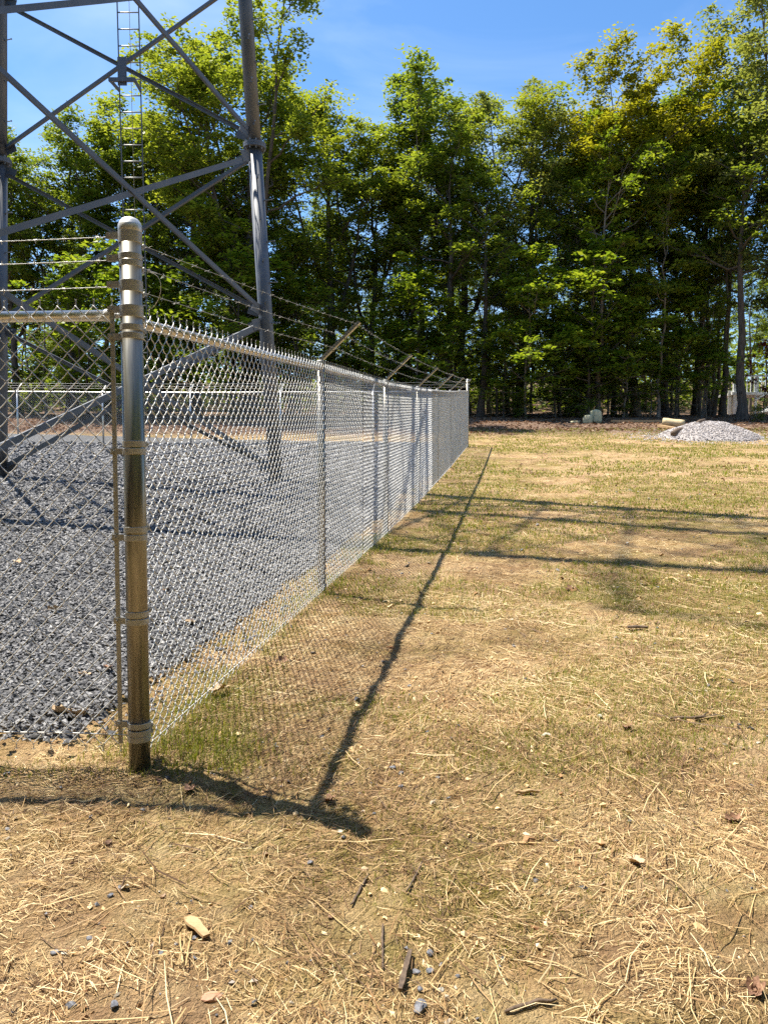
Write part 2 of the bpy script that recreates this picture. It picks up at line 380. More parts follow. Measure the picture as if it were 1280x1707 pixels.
# shear so that the front edge runs along the left fence
ang_fix = (LDIR[1]/-LDIR[0]-FNRM[1]/-FNRM[0]*-1*0)
PZ = ground_z(PX, PY)+.030+.010*fbm(PX*9, PY*9, 2, 12)
eb = np.minimum(np.minimum(U/.15, V_/.15), 1); PZ = PZ-(1-eb)*.05
i = np.arange(nv-1)[:, None]*nu; j = np.arange(nu-1)[None, :]
Q = np.stack([i+j, i+nu+j, i+nu+j+1, i+j+1], -1).reshape(-1, 4)
tag(link('gravel_pad', mesh_np('gravel_pad', np.stack([PX, PY, PZ], -1).reshape(-1, 3), [Q], M_gravelbed, smooth=True)), kind='structure')
def in_pad(x, y):
    dx, dy = x-FP0[0], y-FP0[1]
    v = dx*FDIR[0]+dy*FDIR[1]; u = -(dx*FNRM[0]+dy*FNRM[1])
    e = .20+.30*fbm(v*.9, v*0+3, 3, 5)+.12*(fbm(v*6, v*0, 2, 6)-.5)
    f = .10+.20*fbm(u*1.1, u*0+7, 3, 8)+.03*u
    return (u > e) & (v > f) & (v < 23.3)
def fence_side(x, y):
    dx, dy = x-FP0[0], y-FP0[1]
    return dx*FNRM[0]+dy*FNRM[1]

# ---------------------------------------------------------------- stones, straw, grass, litter (stuff)
OCT = np.array([(1, 0, 0), (-1, 0, 0), (0, 1, 0), (0, -1, 0), (0, 0, 1), (0, 0, -1)], float)
OCF = np.array([(0, 2, 4), (2, 1, 4), (1, 3, 4), (3, 0, 4), (2, 0, 5), (1, 2, 5), (3, 1, 5), (0, 3, 5)])
OCT2 = np.array([(1, .3, .1), (-.9, -.4, 0), (.2, .9, -.2), (-.3, -1, .2), (.5, -.1, .9), (-.2, .1, -1)], float)
CUB = np.array([(x, y, z) for x in (-.7, .7) for y in (-.7, .7) for z in (-.7, .7)], float)
CUF = np.array([(0, 1, 3), (0, 3, 2), (4, 6, 7), (4, 7, 5), (0, 4, 5), (0, 5, 1), (2, 3, 7), (2, 7, 6), (0, 2, 6), (0, 6, 4), (1, 5, 7), (1, 7, 3)])
def rotmats(n, rg, tilt=pi):
    a = rg.uniform(0, 2*pi, n); b = rg.uniform(-tilt, tilt, n); c = rg.uniform(0, 2*pi, n)
    def rz(t): z = np.zeros_like(t); o = z+1; return np.stack([np.cos(t), -np.sin(t), z, np.sin(t), np.cos(t), z, z, z, o], -1).reshape(-1, 3, 3)
    def rx(t): z = np.zeros_like(t); o = z+1; return np.stack([o, z, z, z, np.cos(t), -np.sin(t), z, np.sin(t), np.cos(t)], -1).reshape(-1, 3, 3)
    return rz(a) @ rx(b) @ rz(c)
def stones(name, x, y, z, size, mat, tone, tilt=.6, flat=.5, seed=1):
    rg = np.random.default_rng(seed); n = len(x); mb = MB()
    for sel, base, fc in ((rg.random(n) < .5, OCT, OCF),):
        for sl, bs, f in ((sel, OCT, OCF), (~sel, OCT2, OCF)):
            k = sl.sum()
            if not k: continue
            v = bs[None]*rg.uniform(.55, 1.15, (k, len(bs), 1))*np.stack([rg.uniform(.8, 1.35, k), rg.uniform(.6, 1, k), rg.uniform(flat*.7, flat*1.3, k)], -1)[:, None, :]
            v = v*size[sl][:, None, None]
            v = np.einsum('nij,nkj->nki', rotmats(k, rg, tilt), v)+np.stack([x[sl], y[sl], z[sl]], -1)[:, None, :]
            ff = (np.arange(k)*len(bs))[:, None, None]+f[None]
            mb.add(v.reshape(-1, 3), None, ff.reshape(-1, 3), np.repeat(tone[sl], len(bs)))
    return mb.build(name, mat, tone=True)
rg = np.random.default_rng(3)
def sample(y0, y1, dens, xl, xr, rg):
    """uniform points over a strip"""
    n = int(dens*(y1-y0)*(xr-xl)); return rg.uniform(xl, xr, n), rg.uniform(y0, y1, n)
gx, gy, gs = [], [], []
for y0, y1, dens, s0 in ((3.0, 4.5, 2900, .0165), (4.5, 6.5, 2000, .0188), (6.5, 9, 950, .0245), (9, 13, 420, .033), (13, 19, 150, .045), (19, 26.5, 55, .065)):
    ym = (y0+y1)/2
    x, y = sample(y0, y1, dens, -(.53*y1+.5), fx(y1-3)[0], rg)
    k = in_pad(x, y) | (in_pad(x-FNRM[0]*.22+FDIR[0]*.12, y-FNRM[1]*.22+FDIR[1]*.12) & (rg.random(len(x)) < .09)); x, y = x[k], y[k]
    gx.append(x); gy.append(y); gs.append(rg.uniform(.6, 1.25, len(x))*s0)
gx, gy, gs = map(np.concatenate, (gx, gy, gs)); print('gravel stones', len(gx))
tn = np.clip(rg.beta(1.8, 2.2, len(gx)), 0, 1)
tag(stones('gravel_stones', gx, gy, ground_z(gx, gy)+.036+gs*.25, gs, M_stone, tn, .9, .62, 5), 'blue grey crushed stone covering the fenced yard', 'gravel', kind='stuff')

def straw_field(name, bands, mat, seed, width, lrange, cover=.5):
    rg = np.random.default_rng(seed); P = []; W = []; T = []
    for y0, y1, dens, ls, wsc in bands:
        n = int(dens*(y1-y0)*(1.12*y1+1.0)); y = rg.uniform(y0, y1, n); x = rg.uniform(-1, 1, n)*(.53*y1+.45)
        keep = ((fence_side(x, y) > -.38) | (y < FP0[1]+.2)) & ~in_pad(x, y)
        clump = fbm(x*1.9, y*1.9, 3, 51); fine = fbm(x*8, y*8, 2, 57)
        keep &= rg.random(n) < np.clip((.6*clump+.4*fine-cover+.12)*6.5, .06, 1)
        x, y = x[keep], y[keep]; n = len(x)
        ln = (rg.gamma(2.0, .5, n)*.5+.25)*ls
        # local combed direction plus scatter
        th = fbm(x*.8, y*.8, 2, 77)*7+rg.normal(0, .9, n)
        bend = rg.normal(0, .07, n)
        tz = rg.normal(0, .10, n)
        ts = np.array([-1, 0, 1.0])
        px = x[:, None]+np.cos(th)[:, None]*ln[:, None]*.5*ts+(-np.sin(th))[:, None]*(ts**2)*bend[:, None]*ln[:, None]*.5
        py = y[:, None]+np.sin(th)[:, None]*ln[:, None]*.5*ts+(np.cos(th))[:, None]*(ts**2)*bend[:, None]*ln[:, None]*.5
        lift = rg.exponential(.005, n)
        pz = ground_fine(px, py)+.002+lift[:, None]+np.abs(tz)[:, None]*ln[:, None]*.5*(ts*np.sign(tz)[:, None]*.5+.5)
        P.append(np.stack([px, py, pz], -1)); W.append(rg.uniform(.6, 1.35, n)*width*wsc)
        T.append(np.clip(rg.normal(.45, .28, n)-1.1*(fbm(x*1.3, y*1.3, 3, 61)-.5)-.3*(fbm(x*6, y*6, 2, 63)-.5), 0, 1))
    P = np.concatenate(P); W = np.concatenate(W); T = np.concatenate(T); print(name, len(P))
    mb = MB(); mb.ribbons(P, W[:, None]*np.array([.8, 1, .6]), T, .45, rg)
    return mb.build(name, mat, tone=True)
tag(straw_field('straw_mulch', [(1.0, 2.2, 7500, .046, .95), (2.2, 3.6, 6000, .052, 1.05), (3.6, 6, 2900, .072, 1.25), (6, 10, 950, .10, 1.7), (10, 16, 260, .13, 2.6), (16, 30, 60, .16, 4.2)], M_straw, 11, .00088, 1, .48),
    'dry straw mulch strewn thickly over the bare sandy ground', 'straw', kind='stuff')
# fewer long stalks on top
tag(straw_field('long_straw', [(1.0, 3.2, 150, .18, 1), (3.2, 6.5, 110, .24, 1.1), (6.5, 11, 45, .30, 1.4)], M_straw, 13, .0015, 1, .30),
    'longer pale straw stalks lying across the finer mulch', 'straw', kind='stuff')

def grass_patches():
    rg = np.random.default_rng(23); P = []; W = []; T = []
    for y0, y1, dens, h, wd in ((1.0, 2.9, 4200, .015, .0010), (2.9, 4.2, 7500, .020, .0013), (4.2, 6, 2800, .024, .0017), (6, 9, 1300, .028, .003), (9, 16, 460, .03, .006), (16, 32, 150, .04, .011)):
        n = int(dens*(y1-y0)*(1.12*y1+1)); y = rg.uniform(y0, y1, n); x = rg.uniform(-1, 1, n)*(.53*y1+.45)
        m = fbm(x*.85+3, y*.85, 4, 91)+.11*np.clip(x, -.5, 1)-.04*(y < 1.8)
        by_fence = np.exp(-((fence_side(x, y)+.06)/.24)**2)*(y < 9)*(y > 3.05)
        corner = np.exp(-((x+.70)/.22)**2-((y-3.05)/.22)**2)
        pr = np.clip((m-.475)*8, 0, 1)*1.0+by_fence*.9*np.clip((fbm(x*3, y*3, 2, 93)-.35)*5, 0, 1)+corner*1.3+.7*np.exp(-((x+1.35)/.35)**2-((y-2.98)/.10)**2)
        keep = (rg.random(n) < pr) & ~in_pad(x, y) & ((fence_side(x, y) > -.4) | (y < FP0[1]+.2))
        x, y = x[keep], y[keep]; n = len(x); hh = h*rg.uniform(.5, 1.6, n)*(1+1.6*np.exp(-((x+.70)/.22)**2-((y-3.1)/.25)**2)+.9*by_fence[keep])
        th = rg.uniform(0, 2*pi, n); ln = rg.uniform(.2, .9, n)
        z = ground_fine(x, y)
        ts = np.array([0, .55, 1])
        px = x[:, None]+np.cos(th)[:, None]*(hh*ln)[:, None]*ts**2; py = y[:, None]+np.sin(th)[:, None]*(hh*ln)[:, None]*ts**2
        pz = z[:, None]+hh[:, None]*ts-.002
        P.append(np.stack([px, py, pz], -1)); W.append(np.full(n, wd)); T.append(np.clip(rg.normal(.5, .25, n), 0, 1))
    P = np.concatenate(P); W = np.concatenate(W); T = np.concatenate(T); print('grass', len(P))
    mb = MB(); mb.ribbons(P, W[:, None]*np.array([1, .75, .1]), T, .3, rg)
    return mb.build('grass', M_grass, tone=True)
tag(grass_patches(), 'thin yellow green grass and moss in patches on the sandy ground', 'grass', kind='stuff')

def litter(name, bands, seed, maskfn, mat=M_dead):
    rg = np.random.default_rng(seed); V = []; T = []
    for y0, y1, dens, sz in bands:
        n = int(dens*(y1-y0)*(1.12*y1+2)); y = rg.uniform(y0, y1, n); x = rg.uniform(-1, 1, n)*(.53*y1+.9)
        k = rg.random(n) < maskfn(x, y); x, y = x[k], y[k]; n = len(x); s = sz*rg.uniform(.5, 1.4, n)
        base = np.array([(-1, 0, .25), (-.3, -.55, 0), (.5, -.4, .05), (1, 0, .3), (.45, .5, .05), (-.3, .5, .15), (0, 0, -.05)])
        v = base[None]*rg.uniform(.7, 1.3, (n, 7, 1))*s[:, None, None]; v[:, :, 2] += rg.normal(0, .15, (n, 7))*s[:, None]
        v = np.einsum('nij,nkj->nki', rotmats(n, rg, .45), v)
        V.append(v+np.stack([x, y, ground_fine(x, y)+s*.28], -1)[:, None, :]); T.append(np.repeat(np.clip(rg.beta(2, 2, n), 0, 1), 7))
    V = np.concatenate(V); n = len(V); print(name, n)
    f = np.array([(6, k, (k+1) % 6) for k in range(6)])
    ff = ((np.arange(n)*7)[:, None, None]+f[None]).reshape(-1, 3)
    return link(name, mesh_np(name, V.reshape(-1, 3), [ff], mat, np.concatenate(T)))
def lm(x, y):
    return np.where(in_pad(x, y), .05, np.clip((fbm(x*.9, y*.9, 3, 71)-.52)*5, .05, 1))*np.where((fence_side(x, y) > -.4) | (y < 3.2), 1, .25)
tag(litter('fallen_leaves', [(1.1, 5, 13, .015), (5, 12, 12, .022), (12, 34, 9, .038)], 31, lm), 'small dry brown leaves scattered over the clearing', 'leaves', kind='stuff')
tag(litter('leaf_litter', [(28.8, 37, 40, .065), (37, 44, 8, .08)], 33, lambda x, y: np.clip((fbm(x*.5, y*.5, 3, 5)+np.clip((y-30.3)*.35, -.5, .5)-.2)*2, 0, 1)),
    'reddish brown leaf litter banked along the foot of the wood', 'leaf litter', kind='stuff')
rg = np.random.default_rng(44)
px_, py_, ps_ = [], [], []
for y0, y1, dens, s0 in ((1.1, 3.2, 170, .0060), (3.2, 7, 90, .0075), (7, 14, 25, .012)):
    n = int(dens*(y1-y0)*(1.1*y1+.8)); y = rg.uniform(y0, y1, n); x = rg.uniform(-1, 1, n)*(.53*y1+.4)
    k = (rg.random(n) < np.clip((fbm(x*1.7, y*1.7, 3, 83)-.42)*5, .08, 1)) & ~in_pad(x, y)
    px_.append(x[k]); py_.append(y[k]); ps_.append(rg.gamma(3, .33, k.sum())*s0)
x, y, s_ = map(np.concatenate, (px_, py_, ps_))
tag(stones('scattered_pebbles', x, y, ground_fine(x, y)+s_*.35, s_, M_pebble, rg.random(len(x)), .8, .6, 9), 'small grey and tan stone chips scattered in the straw', 'pebbles', kind='stuff')

M_clod = tone_mat('soil_crumbs', [(0, (.26, .13, .065)), (.5, (.70, .48, .25)), (1, (.88, .70, .43))], .95, spec=.1)
rg = np.random.default_rng(47); px_, py_, ps_ = [], [], []
for y0, y1, dens, s0 in ((1.1, 2.4, 1500, .0040), (2.4, 4.5, 700, .0055), (4.5, 8, 150, .009)):
    n = int(dens*(y1-y0)*(1.1*y1+.6)); y = rg.uniform(y0, y1, n); x = rg.uniform(-1, 1, n)*(.53*y1+.3)
    k = (rg.random(n) < np.clip((fbm(x*3.1, y*3.1, 3, 87)-.38)*4, .1, 1)) & ~in_pad(x, y); px_.append(x[k]); py_.append(y[k]); ps_.append(rg.gamma(2, .5, k.sum())*s0)
x, y, s_ = map(np.concatenate, (px_, py_, ps_))
tag(stones('soil_crumbs', x, y, ground_fine(x, y)+s_*.2, s_, M_clod, rg.random(len(x)), .8, .7, 19), 'small crumbs of tan soil between the straw', 'soil', kind='stuff')

# ---------------------------------------------------------------- chain link fence
FAB_H = 1.76; WIRE = .0024; DCOL = .0362
def fabric(p0, direc, s0, s1, zb, zt, nrm, detail, r=WIRE):
    """interlocking zigzag pickets between s0 and s1; zb/zt give bottom and top heights for a distance"""
    n = int((s1-s0)/DCOL); K = 48; q_rng = np.random.default_rng(int(s0*100)+K)
    i = np.arange(n)[:, None]; k = np.arange(K+1)[None, :]
    col = s0+(i+((k+i) % 2))*DCOL
    b = zb(col); t = zt(col); zz = b+(t-b)*k/K
    if detail == 0:
        s = col; z = zz; o = np.where((k+i) % 2 == 0, 1, -1)*r*0.4
    else:
        # each straight leg: leaves the bend, bows a little, arrives at the next bend; front and back legs alternate
        S = []; Zs = []; O = []
        fr = (.10, .33, .67, .90) if detail == 2 else (.2, .8)
        for kk in range(K):
            sg = np.where((kk+i[:, 0]) % 2 == 0, 1.0, -1.0)
            for f in fr:
                bow = math.sin(f*pi)
                S.append(col[:, kk]*(1-f)+col[:, kk+1]*f+sg*0)
                Zs.append(zz[:, kk]*(1-f)+zz[:, kk+1]*f)
                O.append(sg*(r*.6+.0048*bow))
            # the bend itself, hooked round its neighbour
            S.append(col[:, kk+1]+sg*r*1.1); Zs.append(zz[:, kk+1]); O.append(sg*0)
        s = np.stack(S, 1); z = np.stack(Zs, 1); o = np.stack(O, 1)
    o = o+.012*(fbm(s*1.1, z*1.3, 2, 5)-.5); s = s+.006*(fbm(s*2.1, z*1.7, 2, 15)-.5)
    P = np.stack([p0[0]+direc[0]*s+nrm[0]*o, p0[1]+direc[1]*s+nrm[1]*o, z], -1)
    mb = MB(); mb.tubes(P, r, {2: 4, 1: 3, 0: 3}[detail], (nrm[0], nrm[1], 0.001))
    # twisted selvage ends top and bottom
    cols = s0+np.arange(0, n, 2)*DCOL
    if detail:
        for zf, sg in ((zt, 1), (zb, -1)):
            base = np.stack([p0[0]+direc[0]*cols, p0[1]+direc[1]*cols, zf(cols)], -1)
            for ph in (1, -1):
                T = np.array([0, .35, .7, 1.0])
                q = base[:, None, :]+np.stack([direc[0]*ph*r*1.3*np.cos(T*4)+direc[0]*(T > .9)*ph*.006, direc[1]*ph*r*1.3*np.cos(T*4)+direc[1]*(T > .9)*ph*.006, sg*T*.026], -1)[None]
                mb.tubes(q, r*.75, 3, (nrm[0], nrm[1], .001))
    return mb
def barbed(mb, P, r=.0013, step=.125, sides=4, seed=0):
    """two-ply strand along polyline points P with four-point barbs"""
    rg = np.random.default_rng(seed); P = np.asarray(P, float)
    d = np.r_[0, np.cumsum(np.linalg.norm(np.diff(P, axis=0), axis=1))]; Ln = d[-1]
    m = max(8, int(Ln/.03)); t = np.linspace(0, Ln, m)
    c = np.stack([np.interp(t, d, P[:, a]) for a in range(3)], -1)
    dr = c[-1]-c[0]; dr /= np.linalg.norm(dr); a = np.cross(dr, (0, 0, 1)); a /= np.linalg.norm(a); b = np.cross(dr, a)
    for ph in (0, pi):
        an = t/.045*pi+ph
        mb.tubes((c+r*.95*(np.cos(an)[:, None]*a+np.sin(an)[:, None]*b))[None], r, 3, tuple(b))
    tb = np.arange(step*.5, Ln, step); tb = tb+rg.normal(0, .006, len(tb))
    cb = np.stack([np.interp(tb, d, P[:, k]) for k in range(3)], -1)
    for q in range(4):
        an = rg.uniform(0, 2*pi, len(tb))*.5+q*pi/2; dirs = np.cos(an)[:, None]*a+np.sin(an)[:, None]*b+dr*rg.uniform(-.5, .5, (len(tb), 1))
        off = dr*((q-1.5)*.003)
        s = cb+off; e = s+dirs*.014
        mb.tubes(np.stack([s, (s+e)/2, e], 1), np.array([r*.95, r*.95, r*.4]), 4 if sides > 3 else 3, tuple(dr+.01))
    # wrap at the barb
    q = np.stack([cb-dr*.006, cb+dr*.006], 1); mb.tubes(q, r*2.2, 4, tuple(b))

zpost = np.arange(0, 8)*3.06; zpost[-1] = FLEN
PZB = [float(ground_z(*fx(s)))+.035 for s in zpost]
def zb_main(s): return np.interp(s, zpost, PZB)
def zt_main(s): return np.interp(s, zpost, [z+FAB_H for z in PZB])
fence = empty('chain_link_fence', (FP0[0], FP0[1], FP0[2]))
tag(fence, 'long chain link fence with tilted barbed wire arms running from the corner post', 'fence')
O = np.array(FP0)
def part(mb, name, mat, parent=fence, smooth=True, org=O, label=None):
    """mesh given in world coordinates, hung on a thing whose origin is org"""
    me = mb.mesh(name, mat, smooth, origin=org); o = link(name, me, parent)
    if label: o['label'] = label
    return o
def sub(mb, name, mat, parent, smooth=True, org=O):
    o = link(name, mb.mesh(name, mat, smooth, origin=org), parent); return o

# corner post with its cap, bands and clamps
PR = .0412
def ptop(py): return float(at(234, py, 3.0)[2])
ZTOP = ptop(383)
base = FP0.copy()
lean = np.array((-.004, 0.0))
mb = MB(); mb.tube([(base[0], base[1], base[2]-.12), (base[0], base[1], ZTOP)], PR, 40)
cpost = part(mb, 'corner_post', M_post, label='thick round galvanised corner post')
mb = MB(); mb.lathe((base[0], base[1], ZTOP-.012), [(PR+.002, 0), (PR+.003, .0015), (PR+.003, .028), (PR+.001, .031), (PR*.93, .041), (PR*.72, .051), (PR*.4, .057), (.0001, .059)], 40)
sub(mb, 'cap', M_cast, cpost)
def band(z, h=.0245, tab=None, name='band'):
    mb = MB(); t = .0032
    mb.lathe((base[0], base[1], z-h/2), [(PR, 0), (PR+t*.7, 0), (PR+t, .0018), (PR+t, h-.0018), (PR+t*.7, h), (PR, h)], 36)
    if tab is not None:
        d = np.array((*tab, 0.0)); n = np.array((-d[1], d[0], 0)); c = np.array((base[0], base[1], z))
        for s in (-1, 1):
            mb.bar(c+d*(PR-.004)+n*s*.009-n*0, c+d*(PR+.052)+n*s*.006, .003, h, (0, 0, 1))
        mb.tube([c+d*(PR+.038)-n*.017, c+d*(PR+.038)+n*.016], .005, 8)      # carriage bolt
        mb.tube([c+d*(PR+.038)-n*.017, c+d*(PR+.038)-n*.0125], .009, 10)
    sub(mb, name, M_galv, cpost, False)
L3 = (LDIR[0], LDIR[1]); F3 = (FDIR[0], FDIR[1])
for py, tb in ((392, L3), (401.5, F3), (429.5, L3), (441, F3), (474, L3), (483, F3), (515.5, L3), (525, F3), (547, F3), (561, L3),
               (740, F3), (752.5, L3), (882.5, F3), (896, L3), (1023, F3), (1035, L3), (1207, L3), (1219, F3), (1229, F3)):
    band(ptop(py), .0235, tb)
# welded seam line on the pipe
# tension bars
def tbar(d, nrm, off, z0, z1, par, org):
    c = base[:2]+np.array(d)*off
    mb = MB(); mb.bar((c[0], c[1], z0), (c[0]-.0, c[1], z1), .017, .0055, (nrm[0], nrm[1], 0))
    return part(mb, 'tension_bar', M_galv, par, False, org)
tbar(FDIR, FNRM, PR+.034, zb_main(0)-.02, zt_main(0)+.01, fence, O)

# fabric in three bays of falling detail
part(fabric(FP0, FDIR, PR+.034, 4.6, zb_main, zt_main, FNRM, 2), 'chain_link_mesh', M_wire)['kind'] = 'stuff'
part(fabric(FP0, FDIR, 4.6, 11.0, zb_main, zt_main, FNRM, 1), 'chain_link_mesh', M_wire)['kind'] = 'stuff'
part(fabric(FP0, FDIR, 11.0, FLEN, zb_main, zt_main, FNRM, 0), 'chain_link_mesh', M_wire)['kind'] = 'stuff'
# line posts with arms
ARM_OUT, ARM_UP = .27, .27
def armtip(s, f=1.0):
    p = fx(s)+FNRM*ARM_OUT*f; return np.array((p[0], p[1], float(zt_main(s))+.02+ARM_UP*f))
for n_, s in enumerate(zpost[1:]):
    last = n_ == len(zpost)-2
    p = fx(s)-FNRM*.030; zt = float(zt_main(s)); r = .044 if last else .030
    mb = MB(); mb.tube([(p[0], p[1], PZB[n_+1]-.15), (p[0], p[1], zt+(.33 if last else .01))], r, 20)
    lp = part(mb, 'line_post' if not last else 'end_post', M_post)
    if last:
        mb = MB(); mb.lathe((p[0], p[1], zt+.33), [(r+.003, -.02), (r+.003, .01), (r*.6, .03), (.0001, .035)], 16); sub(mb, 'cap', M_cast, lp); continue
    mb = MB(); mb.lathe((p[0], p[1], zt-.03), [(.030, 0), (.034, .002), (.034, .045), (.028, .055), (.0001, .060)], 18); sub(mb, 'cap', M_galv, lp)
    a0 = np.array((p[0], p[1], zt+.01)); a1 = armtip(s)
    d = (a1-a0)/np.linalg.norm(a1-a0)
    mb = MB(); fd = np.array((FDIR[0], FDIR[1], 0.0)); up = np.cross(fd, d)
    # pressed channel arm: web and two flanges
    mb.bar(a0, a1+d*.02, .040, .004, up)
    for sg in (-1, 1): mb.bar(a0+fd*sg*.018, a1+d*.02+fd*sg*.014, .004, .020, up, off=(0, -.012))
    sub(mb, 'barb_arm', M_rail, lp, False)
    for f in (.32, .64, .97):
        mb = MB(); q = a0+(a1-a0)*f; mb.tube([q-up*.02, q+up*.012], .006, 6); sub(mb, 'clip', M_galv, lp, False)
# top rail (tube) and its sleeves, bottom tension wire
railp = [fx(s)-FNRM*.026 for s in zpost]
mb = MB(); mb.tube([(q[0], q[1], float(zt_main(s))-.035) for q, s in zip(railp, zpost)][0:] , .0210, 16)
part(mb, 'top_rail', M_rail)
mb = MB(); mb.tube([(q[0], q[1], float(zb_main(s))+.03) for q, s in zip([fx(s)+FNRM*.006 for s in zpost], zpost)], .0022, 5)
part(mb, 'tension_wire', M_wire)
mb = MB()
for s in np.arange(.35, FLEN, .61):                                    # wire ties round rail
    q = fx(s)-FNRM*.026; z = float(zt_main(s))-.035; a = np.linspace(0, 2*pi, 9)
    mb.tube([(q[0]+FNRM[0]*.024*math.cos(t)+FDIR[0]*.003*t, q[1]+FNRM[1]*.024*math.cos(t)+FDIR[1]*.003*t, z+.024*math.sin(t)) for t in a], .0017, 4)
part(mb, 'wire_ties', M_wire)['kind'] = 'stuff'
# three barbed strands: from the corner post's bands to the arm tips
for k, (f, py) in enumerate(((.97, 398), (.64, 437), (.32, 479))):
    pts = [np.array((base[0]+FDIR[0]*(PR+.03), base[1]+FDIR[1]*(PR+.03), ptop(py)))]
    for s in zpost[1:-1]: pts.append(armtip(s, f)+np.array((0, 0, .012)))
    e = fx(FLEN); pts.append(np.array((e[0]+FNRM[0]*.05, e[1]+FNRM[1]*.05, float(zt_main(FLEN))+.32*f)))
    full = []
    for a, b in zip(pts[:-1], pts[1:]):
        for t in np.linspace(0, 1, 9)[:-1]: full.append(a*(1-t)+b*t-np.array((0, 0, .014*4*t*(1-t))))
    full.append(pts[-1])
    mb = MB(); barbed(mb, full, .00095, .127, seed=k); part(mb, 'barbed_wire', M_barb)
# loose tail of wire by the corner post
mb = MB(); t = np.linspace(0, 1, 14); a = np.array((base[0]+.055, base[1]+.01, ptop(452)))
mb.tube([a+np.array((.052*math.sin(x*3.0), .03*x, -.115*x+.02*math.sin(x*5))) for x in t], .0013, 5)
mb.tube([a+np.array((.004+.03*x, .03*x, .005-.004*x)) for x in t], .0013, 5)
part(mb, 'loose_wire_end', M_wire)

# left hand run, square on to the camera
LL = 3.05
def lx(s): return FP0[:2]+LDIR*s
lz = [0, LL, 2*LL]; LB = [float(ground_z(*lx(s)))+.05 for s in lz]; LB[0] = ptop(1243)
def zb_l(s): return np.interp(s, lz, LB)
ZRAIL = ptop(523)
def zt_l(s): return np.interp(s, lz, [ZRAIL+.034, ZRAIL+.036, ZRAIL+.05])
lf = empty('chain_link_fence', (FP0[0]+LDIR[0]*PR, FP0[1]+LDIR[1]*PR, FP0[2])); OL = np.array(lf.location)
tag(lf, 'chain link fence with level barbed wire, left of the corner post', 'fence')
tbar(LDIR, LNRM, PR+.036, ptop(1240), ptop(508), lf, OL)
part(fabric(FP0, LDIR, PR+.036, 1.75, zb_l, zt_l, LNRM, 2, .0020), 'chain_link_mesh', M_wire, lf, True, OL)['kind'] = 'stuff'
q0 = lx(PR+.055)-LNRM*.026; q1 = lx(2*LL)-LNRM*.026
mb = MB(); mb.tube([(q0[0], q0[1], ZRAIL), (q1[0], q1[1], ZRAIL+.02)], .0215, 20); rl = part(mb, 'top_rail', M_rail, lf, True, OL)
mb = MB(); d3 = np.array((LDIR[0], LDIR[1], 0)); qq = np.array((q0[0], q0[1], ZRAIL))
mb.tube([qq-d3*.012, qq-d3*.006, qq+d3*.018], [.017, .0245, .0245], 20)
mb.bar(qq-d3*.045, qq-d3*.008, .006, .022, (0, 0, 1)); sub(mb, 'rail_end_cup', M_cast, rl, True, OL)
mb = MB(); t = np.linspace(PR+.01, 2*LL, 24)
mb.tube([(*(lx(s)+LNRM*.006), float(zb_l(s))+.042+.006*math.sin(s*5)) for s in t], .0024, 6); part(mb, 'tension_wire', M_wire, lf, True, OL)
for k, py in enumerate((394, 433, 477.5)):
    a = np.array((*lx(PR+.03), ptop(py))); b = np.array((*lx(LL), ptop(py)+.01)); c = np.array((*lx(2*LL), ptop(py)+.02))
    full = [a*(1-t)+b*t-np.array((0, 0, .016*4*t*(1-t))) for t in np.linspace(0, 1, 12)[:-1]]+[b*(1-t)+c*t for t in np.linspace(0, 1, 5)]
    mb = MB(); barbed(mb, full, .00135, .127, seed=9+k); part(mb, 'barbed_wire', M_wire, lf, True, OL)
p = lx(LL)-LNRM*.03
mb = MB(); mb.tube([(p[0], p[1], LB[1]-.2), (p[0], p[1], ptop(385))], .030, 16); part(mb, 'line_post', M_rail, lf, True, OL)

# far run across the back of the yard
def bxp(s): return FEND[:2]+BDIR*s
BL = 21.4; bz = np.arange(0, 8)*3.06; BB = [float(ground_z(*bxp(s)))+.03 for s in bz]
def zb_b(s): return np.interp(s, bz, BB)
def zt_b(s): return np.interp(s, bz, [z+FAB_H for z in BB])
BN = np.array((BDIR[1], -BDIR[0])); BN = BN if BN[1] > 0 else -BN
bf = empty('chain_link_fence', (FEND[0], FEND[1], BB[0])); OB = np.array(bf.location)
tag(bf, 'distant chain link fence closing the far side of the gravel yard', 'fence')
part(fabric(FEND, BDIR, .05, BL, zb_b, zt_b, BN, 0, .0022), 'chain_link_mesh', M_wire, bf, True, OB)['kind'] = 'stuff'
mb = MB(); mb.tube([(*(bxp(s)), float(zt_b(s))-.03) for s in bz], .021, 10); part(mb, 'top_rail', M_rail, bf, True, OB)
for s in bz[1:]:
    p = bxp(s); z = float(zt_b(s)); mb = MB(); mb.tube([(p[0], p[1], float(zb_b(s))-.15), (p[0], p[1], z+.02)], .030, 12)
    lp = part(mb, 'line_post', M_rail, bf, True, OB)
    mb = MB(); mb.bar((p[0], p[1], z), (p[0]+BN[0]*.26+.02, p[1]+BN[1]*.26, z+.28), .04, .012, (0, 1, .2)); sub(mb, 'barb_arm', M_galv, lp, False, OB)
for f in (.32, .64, .97):
    pts = [np.array((*(bxp(s)+BN*.26*f*(s > 0)), float(zt_b(s))+.02+.27*f)) for s in bz]
    mb = MB(); mb.tube(pts, .0022, 4); part(mb, 'barbed_wire', M_wire, bf, True, OB)

